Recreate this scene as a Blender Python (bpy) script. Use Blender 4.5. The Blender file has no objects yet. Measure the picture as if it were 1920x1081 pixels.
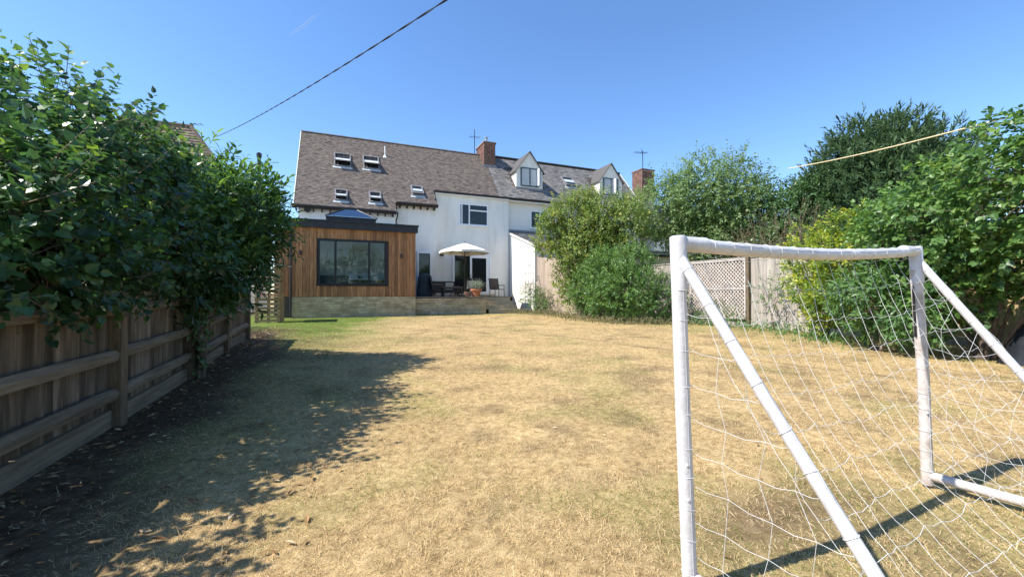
import bpy, math, random
import numpy as np
from mathutils import Vector, Matrix
R = math.radians
random.seed(7)
rng = np.random.default_rng(11)
S = bpy.context.scene
C = S.collection

# ------------------------------------------------------------------ camera, sky, sun, exposure
cd = bpy.data.cameras.new('camera'); cam = bpy.data.objects.new('camera', cd); C.objects.link(cam)
cd.sensor_width = 36.0; cd.lens = 780 / 1920 * 36; cd.clip_start = 0.05; cd.clip_end = 6000
cam.location = (0, 0, 1.05); cam.rotation_euler = (R(90.55), 0, R(-22.8))
S.camera = cam
SUN_EL, SUN_AZ = R(51), R(-86.5)          # azimuth measured from +Y towards +X
w = bpy.data.worlds.new('World'); S.world = w; w.use_nodes = True
nt = w.node_tree; bg = nt.nodes['Background']
sky = nt.nodes.new('ShaderNodeTexSky'); sky.sky_type = 'NISHITA'; sky.sun_disc = False
sky.sun_elevation = SUN_EL; sky.sun_rotation = SUN_AZ
sky.altitude = 0; sky.air_density = 1.0; sky.dust_density = 0.1; sky.ozone_density = 4.0
hsv = nt.nodes.new('ShaderNodeHueSaturation'); hsv.inputs['Saturation'].default_value = 1.12; hsv.inputs['Hue'].default_value = 0.503
nt.links.new(sky.outputs['Color'], hsv.inputs['Color']); nt.links.new(hsv.outputs['Color'], bg.inputs['Color']); bg.inputs['Strength'].default_value = 0.132
sl = bpy.data.lights.new('sun', 'SUN'); sun = bpy.data.objects.new('sun', sl); C.objects.link(sun)
sl.energy = 4.25; sl.angle = R(0.53); sl.color = (1.0, 0.945, 0.86)
sd = Vector((math.cos(SUN_EL) * math.sin(SUN_AZ), math.cos(SUN_EL) * math.cos(SUN_AZ), math.sin(SUN_EL)))
sun.rotation_euler = sd.to_track_quat('Z', 'Y').to_euler(); sun.location = sd * 40
S.view_settings.view_transform = 'Standard'; S.view_settings.look = 'None'
S.view_settings.exposure = 1.0; S.view_settings.gamma = 1.0; S.view_settings.use_curve_mapping = False

# ------------------------------------------------------------------ materials
def new_mat(name):
    m = bpy.data.materials.new(name); m.use_nodes = True
    return m, m.node_tree.nodes, m.node_tree.links, m.node_tree.nodes['Principled BSDF']
def mat(name, c1, c2=None, scale=4.0, rough=0.7, bump=0.0, bscale=None, spec=0.3, metal=0.0, stretch=(1, 1, 1), rnd=0.0, detail=6.0, c3=None, attr=None):
    """noise-mixed two/three colour surface; rnd = brightness spread from object to object; attr = face attribute shifting brightness"""
    m, N, L, b = new_mat(name)
    b.inputs['Roughness'].default_value = rough; b.inputs['Specular IOR Level'].default_value = spec; b.inputs['Metallic'].default_value = metal
    tc = N.new('ShaderNodeTexCoord'); mp = N.new('ShaderNodeMapping'); mp.inputs['Scale'].default_value = stretch
    gm = N.new('ShaderNodeNewGeometry')
    L.new(gm.outputs['Position'], mp.inputs['Vector'])
    nz = N.new('ShaderNodeTexNoise'); nz.inputs['Scale'].default_value = scale; nz.inputs['Detail'].default_value = detail; nz.inputs['Roughness'].default_value = 0.62
    L.new(mp.outputs[0], nz.inputs['Vector'])
    rp = N.new('ShaderNodeValToRGB'); e = rp.color_ramp.elements
    e[0].position = 0.34; e[1].position = 0.66
    e[0].color = (*c1, 1); e[1].color = (*(c2 or c1), 1)
    if c3: x = e.new(0.52); x.color = (*c3, 1)
    L.new(nz.outputs['Fac'], rp.inputs['Fac'])
    out = rp.outputs['Color']
    if rnd:
        oi = N.new('ShaderNodeObjectInfo'); hs = N.new('ShaderNodeHueSaturation')
        mr = N.new('ShaderNodeMapRange'); mr.inputs['To Min'].default_value = 1 - rnd; mr.inputs['To Max'].default_value = 1 + rnd
        L.new(oi.outputs['Random'], mr.inputs['Value']); L.new(mr.outputs[0], hs.inputs['Value']); L.new(out, hs.inputs['Color']); out = hs.outputs['Color']
    if attr:
        at = N.new('ShaderNodeAttribute'); at.attribute_name = 'tint'; hs = N.new('ShaderNodeHueSaturation')
        mr = N.new('ShaderNodeMapRange'); mr.inputs['To Min'].default_value = 1 - attr; mr.inputs['To Max'].default_value = 1 + attr
        L.new(at.outputs['Fac'], mr.inputs['Value']); L.new(mr.outputs[0], hs.inputs['Value']); L.new(out, hs.inputs['Color']); out = hs.outputs['Color']
    L.new(out, b.inputs['Base Color'])
    if bump:
        n2 = N.new('ShaderNodeTexNoise'); n2.inputs['Scale'].default_value = bscale or scale * 4; n2.inputs['Detail'].default_value = 5
        L.new(mp.outputs[0], n2.inputs['Vector'])
        bp = N.new('ShaderNodeBump'); bp.inputs['Strength'].default_value = bump; bp.inputs['Distance'].default_value = 0.02
        L.new(n2.outputs['Fac'], bp.inputs['Height']); L.new(bp.outputs[0], b.inputs['Normal'])
    return m
def leaf_mat(name, cols, trans=0.3, rough=0.38, spec=0.45):
    m, N, L, b = new_mat(name)
    at = N.new('ShaderNodeAttribute'); at.attribute_name = 'tint'
    rp = N.new('ShaderNodeValToRGB'); e = rp.color_ramp.elements
    e[0].position = 0.0; e[0].color = (*cols[0], 1); e[1].position = 1.0; e[1].color = (*cols[-1], 1)
    for i, c in enumerate(cols[1:-1]):
        x = e.new((i + 1) / (len(cols) - 1)); x.color = (*c, 1)
    L.new(at.outputs['Fac'], rp.inputs['Fac']); L.new(rp.outputs['Color'], b.inputs['Base Color'])
    b.inputs['Roughness'].default_value = rough; b.inputs['Specular IOR Level'].default_value = spec
    tr = N.new('ShaderNodeBsdfTranslucent'); hs = N.new('ShaderNodeHueSaturation'); hs.inputs['Hue'].default_value = 0.485; hs.inputs['Saturation'].default_value = 1.1; hs.inputs['Value'].default_value = 1.9
    L.new(rp.outputs['Color'], hs.inputs['Color']); L.new(hs.outputs['Color'], tr.inputs['Color'])
    mx = N.new('ShaderNodeMixShader'); mx.inputs['Fac'].default_value = trans
    L.new(b.outputs[0], mx.inputs[1]); L.new(tr.outputs[0], mx.inputs[2]); L.new(mx.outputs[0], N['Material Output'].inputs['Surface'])
    return m
def glass_mat(name, tint=(0.9, 0.95, 0.95), wob=0.02, ior=1.5):
    m, N, L, b = new_mat(name); N.remove(b)
    tr = N.new('ShaderNodeBsdfTransparent'); tr.inputs['Color'].default_value = (*tint, 1)
    gl = N.new('ShaderNodeBsdfGlossy'); gl.inputs['Roughness'].default_value = 0.015
    fr = N.new('ShaderNodeFresnel'); fr.inputs['IOR'].default_value = ior
    nz = N.new('ShaderNodeTexNoise'); nz.inputs['Scale'].default_value = 1.3; bp = N.new('ShaderNodeBump'); bp.inputs['Strength'].default_value = wob; L.new(nz.outputs['Fac'], bp.inputs['Height'])
    L.new(bp.outputs[0], gl.inputs['Normal'])
    mx = N.new('ShaderNodeMixShader'); L.new(fr.outputs[0], mx.inputs['Fac']); L.new(tr.outputs[0], mx.inputs[1]); L.new(gl.outputs[0], mx.inputs[2])
    L.new(mx.outputs[0], N['Material Output'].inputs['Surface'])
    return m

K = {}
K['render'] = mat('white_render', (.69, .665, .605), (.80, .775, .725), 1.3, .85, .15, 60, stretch=(1.6, 1.6, .35), c3=(.77, .745, .69))
K['render_n'] = mat('cream_render', (.70, .675, .62), (.77, .745, .69), 1.1, .85, .12, 60)
K['tile'] = mat('clay_tile', (.128, .104, .09), (.175, .144, .122), 9, .9, .3, 40, c3=(.152, .124, .105), attr=.40)
K['slate'] = mat('grey_slate', (.145, .137, .131), (.18, .17, .163), 9, .8, .2, 30, c3=(.163, .154, .147), attr=.42)
K['tile_far'] = mat('brown_tile', (.12, .09, .075), (.24, .18, .14), 1.3, .9, .3, 40, attr=.35)
K['roof_under'] = mat('roof_felt', (.06, .05, .045), (.09, .075, .065), 3, .9)
K['lead'] = mat('lead_flashing', (.16, .16, .17), (.27, .27, .28), 6, .55, .1)
K['brick'] = mat('red_brick', (.125, .062, .05), (.21, .115, .088), 9, .9, .3, 50, rnd=.28)
K['mortar'] = mat('mortar', (.36, .32, .27), (.46, .42, .36), 12, .95, .2)
K['black'] = mat('black_gutter', (.012, .012, .014), (.02, .02, .022), 8, .42, 0, spec=.4)
K['fascia'] = mat('anthracite_fascia', (.022, .023, .027), (.034, .035, .04), 5, .5)
K['wood_dark'] = mat('dark_rafter', (.03, .024, .02), (.055, .045, .038), 8, .8)
K['pvc'] = mat('white_window_pvc', (.78, .79, .80), (.84, .84, .84), 3, .35, 0, spec=.45)
K['anth'] = mat('anthracite_frame', (.012, .013, .015), (.018, .019, .021), 3, .4, 0)
K['bluegrey'] = mat('blue_grey_frame', (.05, .075, .105), (.07, .095, .125), 3, .5, 0)
K['glass'] = glass_mat('window_glass')
K['glass_sky'] = glass_mat('lantern_glass', (.22, .42, .55), .01, 6.0)
m, N, L, b = new_mat('dark_pane'); b.inputs['Base Color'].default_value = (.014, .017, .02, 1); b.inputs['Roughness'].default_value = .03; b.inputs['Specular IOR Level'].default_value = .5; K['pane'] = m
K['blind'] = mat('pale_blind', (.42, .45, .47), (.5, .53, .55), 3, .8)
K['cedar'] = mat('cedar_board', (.22, .092, .038), (.43, .225, .105), 5, .62, .15, 30, stretch=(5, 5, .35), rnd=.34, c3=(.33, .155, .066), spec=.25)
K['stone'] = mat('cotswold_stone', (.42, .325, .185), (.60, .49, .31), 3.5, .95, .7, 22, rnd=.22, c3=(.51, .405, .245))
K['stone_joint'] = mat('stone_joint', (.30, .235, .14), (.38, .30, .19), 8, .95, .3)
K['coping'] = mat('stone_slab', (.48, .39, .26), (.60, .50, .345), 5, .9, .3)
K['fence'] = mat('weathered_fence_board', (.085, .064, .042), (.235, .185, .13), 4, .9, .5, 26, stretch=(7, 7, .5), rnd=.42, c3=(.145, .111, .076))
K['rail'] = mat('weathered_fence_rail', (.13, .10, .066), (.255, .21, .145), 4, .9, .5, 26, stretch=(7, .5, 7), rnd=.12)
K['post'] = mat('weathered_fence_post', (.10, .073, .045), (.21, .158, .10), 5, .9, .5, 26, stretch=(7, 7, .6), rnd=.12)
K['fence_r'] = mat('grey_fence_board', (.30, .262, .222), (.45, .405, .35), 3, .9, .4, 26, stretch=(6, 6, .45), rnd=.13, c3=(.38, .34, .29))
K['fence_y'] = mat('honey_fence_board', (.36, .26, .12), (.52, .40, .20), 3, .9, .4, 26, stretch=(6, 6, .45), rnd=.13)
K['fence_p'] = mat('pinkish_fence_board', (.36, .27, .21), (.50, .40, .32), 3, .9, .4, 26, stretch=(6, 6, .45), rnd=.12)
K['trellis'] = mat('grey_trellis', (.38, .335, .30), (.52, .47, .425), 5, .9, .2, rnd=.1)
K['pallet'] = mat('pallet_wood', (.27, .165, .08), (.46, .315, .165), 4, .85, .4, 24, stretch=(.6, 6, 6), rnd=.22)
K['decking'] = mat('grey_decking', (.20, .165, .13), (.32, .275, .22), 4, .85, .3, 24, stretch=(.5, 6, 6), rnd=.16)
K['goal'] = mat('white_goal_plastic', (.50, .485, .475), (.62, .61, .62), 8, .38, .12, 40, spec=.45, c3=(.59, .58, .59))
K['goaldirty'] = mat('pinkish_goal_plastic', (.40, .34, .29), (.62, .57, .54), 11, .45, .12, 40, spec=.4, c3=(.56, .51, .475))
K['string'] = mat('white_net_string', (.58, .58, .58), (.68, .68, .67), 20, .7)
K['canvas'] = mat('cream_canvas', (.80, .77, .70), (.84, .82, .76), 4, .9)
K['pole'] = mat('dark_metal_pole', (.03, .03, .032), (.05, .05, .05), 8, .4, metal=.5)
K['rattan'] = mat('brown_rattan', (.055, .042, .036), (.10, .08, .066), 30, .75, .5, 60)
K['teak'] = mat('grey_teak', (.16, .12, .085), (.27, .21, .15), 9, .8, .2, stretch=(.6, 5, 5))
K['cushion'] = mat('beige_cushion', (.52, .44, .34), (.60, .52, .42), 8, .9, .2)
K['cover'] = mat('dark_cover_cloth', (.03, .045, .055), (.055, .07, .08), 5, .6, .4, 9)
K['terracotta'] = mat('terracotta', (.40, .14, .065), (.52, .215, .11), 7, .85, .2)
K['pot_brown'] = mat('brown_pot', (.17, .10, .07), (.26, .16, .11), 7, .7, .2)
K['soil'] = mat('soil', (.05, .035, .025), (.10, .07, .05), 20, .95, .5)
K['bark'] = mat('tree_bark', (.06, .045, .034), (.15, .115, .085), 9, .95, .6, 30, stretch=(3, 3, .6))
K['twig'] = mat('grey_twig', (.13, .10, .075), (.23, .18, .135), 12, .9)
K['cable'] = mat('black_cable', (.018, .02, .028), (.03, .032, .04), 20, .6)
K['cane'] = mat('yellow_rope', (.62, .50, .28), (.72, .61, .38), 12, .7)
K['steel'] = mat('galvanised_steel', (.36, .37, .38), (.5, .5, .5), 10, .35, metal=.8)
K['tarp'] = mat('black_tarpaulin', (.012, .014, .018), (.022, .025, .03), 3, .42, .5, 6)
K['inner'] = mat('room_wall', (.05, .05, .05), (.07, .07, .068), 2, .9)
K['room_floor'] = mat('room_floor', (.20, .19, .17), (.26, .24, .22), 3, .6)
K['kitchen'] = mat('kitchen_unit', (.10, .12, .13), (.14, .16, .17), 3, .5)
K['worktop'] = mat('pale_worktop', (.55, .54, .52), (.62, .61, .6), 6, .3)
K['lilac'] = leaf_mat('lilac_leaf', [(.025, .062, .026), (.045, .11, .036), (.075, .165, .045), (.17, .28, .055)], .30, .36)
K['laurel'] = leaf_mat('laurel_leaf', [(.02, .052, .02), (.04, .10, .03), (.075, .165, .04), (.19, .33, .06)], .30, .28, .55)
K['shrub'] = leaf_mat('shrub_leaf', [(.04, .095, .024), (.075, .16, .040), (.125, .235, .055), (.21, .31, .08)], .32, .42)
K['olive'] = leaf_mat('olive_shrub_leaf', [(.06, .11, .03), (.115, .19, .042), (.19, .27, .06), (.34, .34, .08)], .34, .45)
K['ash'] = leaf_mat('fresh_tree_leaf', [(.075, .13, .05), (.12, .20, .068), (.175, .26, .09), (.24, .32, .12)], .34, .45)
K['ivy'] = leaf_mat('dark_ivy_leaf', [(.03, .07, .025), (.055, .12, .04), (.09, .17, .052), (.13, .22, .07)], .25, .4)
K['conifer'] = leaf_mat('conifer_spray', [(.035, .07, .034), (.06, .11, .05), (.095, .16, .068), (.14, .21, .09)], .18, .55, .3)
K['brownbush'] = leaf_mat('seeding_bush_leaf', [(.07, .10, .035), (.13, .14, .055), (.21, .17, .085), (.28, .23, .13)], .3, .6)
K['gold'] = leaf_mat('golden_leaf', [(.06, .13, .025), (.12, .21, .032), (.24, .32, .042), (.46, .46, .06)], .34, .4)
K['palm'] = leaf_mat('palmate_leaf', [(.04, .10, .03), (.07, .15, .045), (.11, .21, .06), (.16, .27, .08)], .32, .42)
K['lavender'] = leaf_mat('silvery_leaf', [(.14, .18, .12), (.22, .27, .19), (.28, .33, .24), (.33, .36, .32)], .2, .7)
K['bloom'] = leaf_mat('pale_petal', [(.6, .42, .45), (.72, .56, .56), (.78, .66, .62), (.8, .74, .7)], .3, .7)
K['grass'] = leaf_mat('grass_blade', [(.12, .20, .035), (.21, .26, .06), (.43, .312, .150), (.585, .45, .24), (.68, .56, .345)], .2, .75, .2)
K['litter'] = leaf_mat('dead_leaf', [(.17, .085, .035), (.30, .17, .075), (.46, .32, .16), (.6, .5, .33)], .15, .8, .2)

# ------------------------------------------------------------------ helpers
WL = {}
def tag(o, label=None, cat=None, group=None, kind=None):
    if label: o['label'] = label
    if cat: o['category'] = cat
    if group: o['group'] = group
    if kind: o['kind'] = kind
    return o
def put(o, loc, parent=None):
    C.objects.link(o); o.location = loc; WL[o.name] = Vector(loc)
    if parent is not None:
        o.parent = parent; o.matrix_parent_inverse = Matrix.Translation(-WL[parent.name])
    return o
def root(name, loc, label, cat, group=None):
    o = bpy.data.objects.new(name, None); o.empty_display_size = .1
    return tag(put(o, loc), label, cat, group)
class MB:
    def __init__(s): s.v = []; s.f = []; s.t = []
    def add(s, vs, fs, t=None):
        n = len(s.v); s.v += [tuple(v) for v in vs]; s.f += [tuple(i + n for i in f) for f in fs]
        if t is not None: s.t += [t] * len(fs)
        return s
    def box(s, x0, y0, z0, x1, y1, z1, t=None):
        return s.add([(x0, y0, z0), (x1, y0, z0), (x1, y1, z0), (x0, y1, z0), (x0, y0, z1), (x1, y0, z1), (x1, y1, z1), (x0, y1, z1)],
                     [(0, 3, 2, 1), (4, 5, 6, 7), (0, 1, 5, 4), (1, 2, 6, 5), (2, 3, 7, 6), (3, 0, 4, 7)], t)
    def bar(s, a, b, w, d, up=(0, 0, 1)):
        a = Vector(a); b = Vector(b); t = (b - a).normalized(); u = Vector(up)
        if abs(t.dot(u)) > .98: u = Vector((0, 1, 0))
        x = t.cross(u).normalized() * (w / 2); y = x.cross(t).normalized() * (d / 2)
        vs = [a - x - y, a + x - y, a + x + y, a - x + y, b - x - y, b + x - y, b + x + y, b - x + y]
        return s.add(vs, [(0, 3, 2, 1), (4, 5, 6, 7), (0, 1, 5, 4), (1, 2, 6, 5), (2, 3, 7, 6), (3, 0, 4, 7)])
    def tube(s, pts, r, n=8, cap=True):
        pts = [Vector(p) for p in pts]; m = len(pts); base = len(s.v)
        rr = r if isinstance(r, (list, tuple)) else [r] * m
        ref = None
        for i, p in enumerate(pts):
            t = (pts[min(i + 1, m - 1)] - pts[max(i - 1, 0)]).normalized()
            if ref is None:
                ref = Vector((0, 0, 1)) if abs(t.z) < .9 else Vector((1, 0, 0))
            x = (ref - t * ref.dot(t)).normalized(); y = t.cross(x); ref = x
            for k in range(n):
                a = 2 * math.pi * k / n
                s.v.append(tuple(p + x * math.cos(a) * rr[i] + y * math.sin(a) * rr[i]))
        for i in range(m - 1):
            for k in range(n):
                k2 = (k + 1) % n
                s.f.append((base + i * n + k, base + i * n + k2, base + (i + 1) * n + k2, base + (i + 1) * n + k))
        if cap:
            s.f.append(tuple(base + k for k in range(n))[::-1]); s.f.append(tuple(base + (m - 1) * n + k for k in range(n)))
        return s
    def lathe(s, c, prof, n=16, cap=True):
        base = len(s.v); m = len(prof)
        for r, z in prof:
            for k in range(n):
                a = 2 * math.pi * k / n; s.v.append((c[0] + r * math.cos(a), c[1] + r * math.sin(a), c[2] + z))
        for i in range(m - 1):
            for k in range(n):
                k2 = (k + 1) % n
                s.f.append((base + i * n + k, base + i * n + k2, base + (i + 1) * n + k2, base + (i + 1) * n + k))
        if cap:
            s.f.append(tuple(base + k for k in range(n))[::-1]); s.f.append(tuple(base + (m - 1) * n + k for k in range(n)))
        return s
    def build(s, name, mt, parent=None, smooth=False, bevel=0, label=None, kind=None):
        V = np.array(s.v, dtype=float); c = (V.min(0) + V.max(0)) / 2; c[2] = V[:, 2].min()
        me = bpy.data.meshes.new(name); me.from_pydata((V - c).tolist(), [], s.f); me.materials.append(mt)
        if s.t and len(s.t) == len(s.f):
            a = me.attributes.new('tint', 'FLOAT', 'FACE'); a.data.foreach_set('value', s.t)
        me.update()
        if smooth:
            me.polygons.foreach_set('use_smooth', [True] * len(me.polygons))
        o = put(bpy.data.objects.new(name, me), c, parent)
        if bevel:
            md = o.modifiers.new('bevel', 'BEVEL'); md.width = bevel; md.segments = 2; md.limit_method = 'ANGLE'
        if smooth:
            try:
                md = o.modifiers.new('edge', 'EDGE_SPLIT'); md.split_angle = R(40)
            except Exception: pass
        return tag(o, label, kind=kind)
def box(name, mt, parent, x0, y0, z0, x1, y1, z1, bevel=0, **k):
    return MB().box(x0, y0, z0, x1, y1, z1).build(name, mt, parent, bevel=bevel, **k)
_unit = {}
def unit_mesh(key, mt, var=0):
    """a few slightly uneven unit boxes with worn edges, shared by all alike pieces"""
    k = (key, var)
    if k not in _unit:
        r = random.Random(hash(key) % 1000 + var); b = .06
        vs = []; 
        for z in (0, 1):
            for (x, y) in ((0, 0), (1, 0), (1, 1), (0, 1)):
                vs.append((x - .5 + r.uniform(-.02, .02), y - .5 + r.uniform(-.02, .02), z + r.uniform(-.004, .004)))
        me = bpy.data.meshes.new(key); me.from_pydata(vs, [], [(0, 3, 2, 1), (4, 5, 6, 7), (0, 1, 5, 4), (1, 2, 6, 5), (2, 3, 7, 6), (3, 0, 4, 7)])
        me.materials.append(mt); _unit[k] = me
    return _unit[k]
def piece(name, mt, parent, x0, y0, z0, x1, y1, z1, rot=None, var=None):
    me = unit_mesh(name + mt.name, mt, random.randrange(4) if var is None else var)
    o = put(bpy.data.objects.new(name, me), ((x0 + x1) / 2, (y0 + y1) / 2, z0), parent)
    o.scale = (x1 - x0, y1 - y0, z1 - z0)
    if rot: o.rotation_euler = rot
    return o
def np_mesh(name, V, F, mt, parent=None, tint=None, smooth=False, kind=None):
    V = np.asarray(V, dtype=np.float32); F = np.asarray(F, dtype=np.int32); k = F.shape[1]
    c = ((V.min(0) + V.max(0)) / 2).astype(float); c[2] = float(V[:, 2].min())
    me = bpy.data.meshes.new(name)
    me.vertices.add(len(V)); me.vertices.foreach_set('co', (V - c.astype(np.float32)).ravel())
    me.loops.add(F.size); me.loops.foreach_set('vertex_index', F.ravel())
    me.polygons.add(len(F)); me.polygons.foreach_set('loop_start', np.arange(0, F.size, k, dtype=np.int32)); me.polygons.foreach_set('loop_total', np.full(len(F), k, dtype=np.int32))
    if tint is not None:
        a = me.attributes.new('tint', 'FLOAT', 'FACE'); a.data.foreach_set('value', np.asarray(tint, dtype=np.float32))
    me.polygons.foreach_set('use_smooth', np.full(len(F), smooth))
    me.update(calc_edges=True); me.validate(); me.materials.append(mt)
    return tag(put(bpy.data.objects.new(name, me), c, parent), kind=kind)
def nrm(a): return a / np.maximum(np.linalg.norm(a, axis=-1, keepdims=True), 1e-9)
def vnoise(x, y, sc, seed=0):
    """smooth value noise 0..1 on arrays"""
    g = np.random.default_rng(seed).random((64, 64)); u = x * sc + 100; v = y * sc + 100
    i = np.floor(u).astype(int); j = np.floor(v).astype(int); fu = u - i; fv = v - j
    fu = fu * fu * (3 - 2 * fu); fv = fv * fv * (3 - 2 * fv)
    a = g[i % 64, j % 64]; b_ = g[(i + 1) % 64, j % 64]; c = g[i % 64, (j + 1) % 64]; d = g[(i + 1) % 64, (j + 1) % 64]
    return (a * (1 - fu) + b_ * fu) * (1 - fv) + (c * (1 - fu) + d * fu) * fv
def fbm(x, y, sc, seed=0): return .5 * vnoise(x, y, sc, seed) + .28 * vnoise(x, y, sc * 2.1, seed + 1) + .15 * vnoise(x, y, sc * 4.3, seed + 2) + .07 * vnoise(x, y, sc * 9, seed + 3)

# ------------------------------------------------------------------ ground
def gz(x, y):
    x = np.asarray(x, float); y = np.asarray(y, float)
    sm = lambda t: np.clip(t, 0, 1) ** 2 * (3 - 2 * np.clip(t, 0, 1))
    bank = .15 * sm((.4 - x) / 2.0) * sm((y - 5.0) / 4.0) * sm((16.2 - y) / 4.0)
    und = .05 * (fbm(x, y, .35, 5) - .5) * sm((np.hypot(x, y)) / 3)
    return bank + und * sm((19.0 - y) / 2) - .012
def greenness(x, y):
    """where the lawn is still green: by the left fence, in front of the timber extension, odd tufts"""
    sm = lambda t: np.clip(t, 0, 1)
    g = sm((.6 - x) / 2.0) * .38 * sm((y - 2.0) / 3) + sm((y - 8.0) / 3.0) * sm((1.9 - x) / 2.6) * 1.0 + sm((y - 13.0) / 4.0) * sm((3.4 - x) / 4.0) * .8 + .45 * sm((y - 17.5) / 2) + .35 * sm((x - 8.2) / 2.0)
    g = g * (.55 + .9 * fbm(x, y, .9, 21)) + .26 * sm((fbm(x, y, 1.3, 31) - .56) * 6)
    return np.clip(g, 0, 1)
def bareness(x, y):
    sm = lambda t: np.clip(t, 0, 1)
    s_ = sm((-.62 - x + .9 * (fbm(x, y, 1.1, 41) - .5)) / .55) * sm((13.5 - y) / 2.5)
    d_ = np.maximum(sm((fbm(x, y, .95, 51) - .62) * 6) * .5, sm((fbm(x, y, 3.1, 52) - .57) * 6) * .5)
    dg = sm(1.25 - np.hypot((x - 1.95) / .75, (y - 1.35) / .3)) * .8
    return np.clip(np.maximum(np.maximum(s_, d_), dg), 0, 1)
nx, ny = 150, 230
gx, gy = np.meshgrid(np.linspace(-3.6, 13.4, nx), np.linspace(-2.5, 23.2, ny)); gv = np.stack([gx, gy, gz(gx, gy)], -1).reshape(-1, 3)
ii = np.arange(nx * ny).reshape(ny, nx); gf = np.stack([ii[:-1, :-1], ii[:-1, 1:], ii[1:, 1:], ii[1:, :-1]], -1).reshape(-1, 4)
m, N, L, b = new_mat('dry_lawn'); b.inputs['Roughness'].default_value = .95; b.inputs['Specular IOR Level'].default_value = .1
ga = N.new('ShaderNodeAttribute'); ga.attribute_name = 'green'; ba = N.new('ShaderNodeAttribute'); ba.attribute_name = 'bare'
gm = N.new('ShaderNodeNewGeometry')
def nramp(scale, stops, det=8):
    n = N.new('ShaderNodeTexNoise'); n.inputs['Scale'].default_value = scale; n.inputs['Detail'].default_value = det; n.inputs['Roughness'].default_value = .7; L.new(gm.outputs['Position'], n.inputs['Vector'])
    r = N.new('ShaderNodeValToRGB'); e = r.color_ramp.elements
    e[0].position, e[0].color = stops[0][0], (*stops[0][1], 1); e[1].position, e[1].color = stops[-1][0], (*stops[-1][1], 1)
    for p, c in stops[1:-1]: x = e.new(p); x.color = (*c, 1)
    L.new(n.outputs['Fac'], r.inputs['Fac']); return r.outputs['Color'], n
straw, n1 = nramp(16, [(.30, (.175, .118, .062)), (.42, (.35, .255, .13)), (.54, (.475, .358, .184)), (.68, (.60, .475, .275))])
green, _ = nramp(22, [(.32, (.045, .07, .018)), (.5, (.12, .18, .035)), (.7, (.24, .29, .07))])
bare, _ = nramp(14, [(.32, (.045, .030, .018)), (.5, (.10, .07, .044)), (.7, (.19, .14, .09))])
def mixc(a, bb, fac):
    mx = N.new('ShaderNodeMix'); mx.data_type = 'RGBA'; L.new(fac, mx.inputs[0]); L.new(a, mx.inputs[6]); L.new(bb, mx.inputs[7]); return mx.outputs[2]
big, _ = nramp(1.1, [(.35, (.80, .76, .70)), (.65, (1.1, 1.06, 1.0))], 4)
mm = N.new('ShaderNodeMix'); mm.data_type = 'RGBA'; mm.blend_type = 'MULTIPLY'; mm.inputs[0].default_value = 1.0
L.new(mixc(mixc(straw, green, ga.outputs['Fac']), bare, ba.outputs['Fac']), mm.inputs[6]); L.new(big, mm.inputs[7]); L.new(mm.outputs[2], b.inputs['Base Color'])
bp = N.new('ShaderNodeBump'); bp.inputs['Strength'].default_value = .8; bp.inputs['Distance'].default_value = .03; L.new(n1.outputs['Fac'], bp.inputs['Height']); L.new(bp.outputs[0], b.inputs['Normal'])
K['lawn'] = m
lawn = np_mesh('lawn', gv, gf, K['lawn'], smooth=True); tag(lawn, 'sun-scorched straw coloured lawn with green patches', kind='structure')
for nm, fn in (('green', greenness), ('bare', bareness)):
    a = lawn.data.attributes.new(nm, 'FLOAT', 'POINT'); a.data.foreach_set('value', fn(gx, gy).ravel().astype(np.float32))
K['far_ground'] = mat('dry_field', (.30, .24, .11), (.22, .22, .09), .6, .95, .4, 8, c3=(.36, .28, .13))
g2 = box('ground', K['far_ground'], None, -400, -400, -.6, 400, 400, -.09); tag(g2, 'dry open ground around the gardens', kind='structure')

# ------------------------------------------------------------------ own house
RY, RZ, MS = 26.3, 10.2, 1.138            # ridge and slope of the long roof
def rz(y): return RZ - MS * (RY - y)
def roof_tiles(name, parent, regs, gauge, width, thick, mt, jit, holes=()):
    """every tile is a small tilted slab: regs = (x0, x1, eave_y)"""
    V = []; F = []; T = []
    ca = 1 / math.hypot(1, MS); sa = MS * ca
    nn = np.array([0, -sa, ca]); uu = np.array([0, ca, sa])
    for x0, x1, ey in regs:
        Ltot = (RY - ey) / ca; rows = int(Ltot / gauge)
        for r in range(rows):
            s0 = r * gauge; off = (r % 2) * width / 2
            for k in range(-1, int((x1 - x0) / width) + 1):
                a = x0 + k * width + off + .003; bq = a + width - .006
                a = max(a, x0); bq = min(bq, x1)
                if bq - a < .02: continue
                yc = ey + (s0 + gauge / 2) * ca
                if any(h0 < (a + bq) / 2 < h1 and h2 < yc < h3 for h0, h1, h2, h3 in holes): continue
                lift = thick + random.uniform(0, jit); tw = random.uniform(-jit, jit) * .5
                p0 = np.array([0, ey, rz(ey)]) + uu * (s0 - random.uniform(0, jit)); p1 = np.array([0, ey, rz(ey)]) + uu * min(s0 + gauge * 1.05, Ltot)
                n = len(V)
                A = p0 + nn * (lift + tw); A[0] = a; B = p0 + nn * (lift - tw); B[0] = bq; Cc = p1 + nn * .006; Cc[0] = bq; D = p1 + nn * .006; D[0] = a
                A2 = p0 - nn * .01; A2[0] = a; B2 = p0 - nn * .01; B2[0] = bq
                V += [A, B, Cc, D, A2, B2]; F += [(n, n + 1, n + 2, n + 3), (n + 4, n + 5, n + 1, n)]
                t = min(max(random.gauss(.5, .22), 0), 1); T += [t, t * .8]  # front edge tinted darker, so course shadow lines are in the colour
    o = np_mesh(name, np.array(V), np.array(F), mt, parent, T); o['kind'] = 'stuff'
    return o
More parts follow.
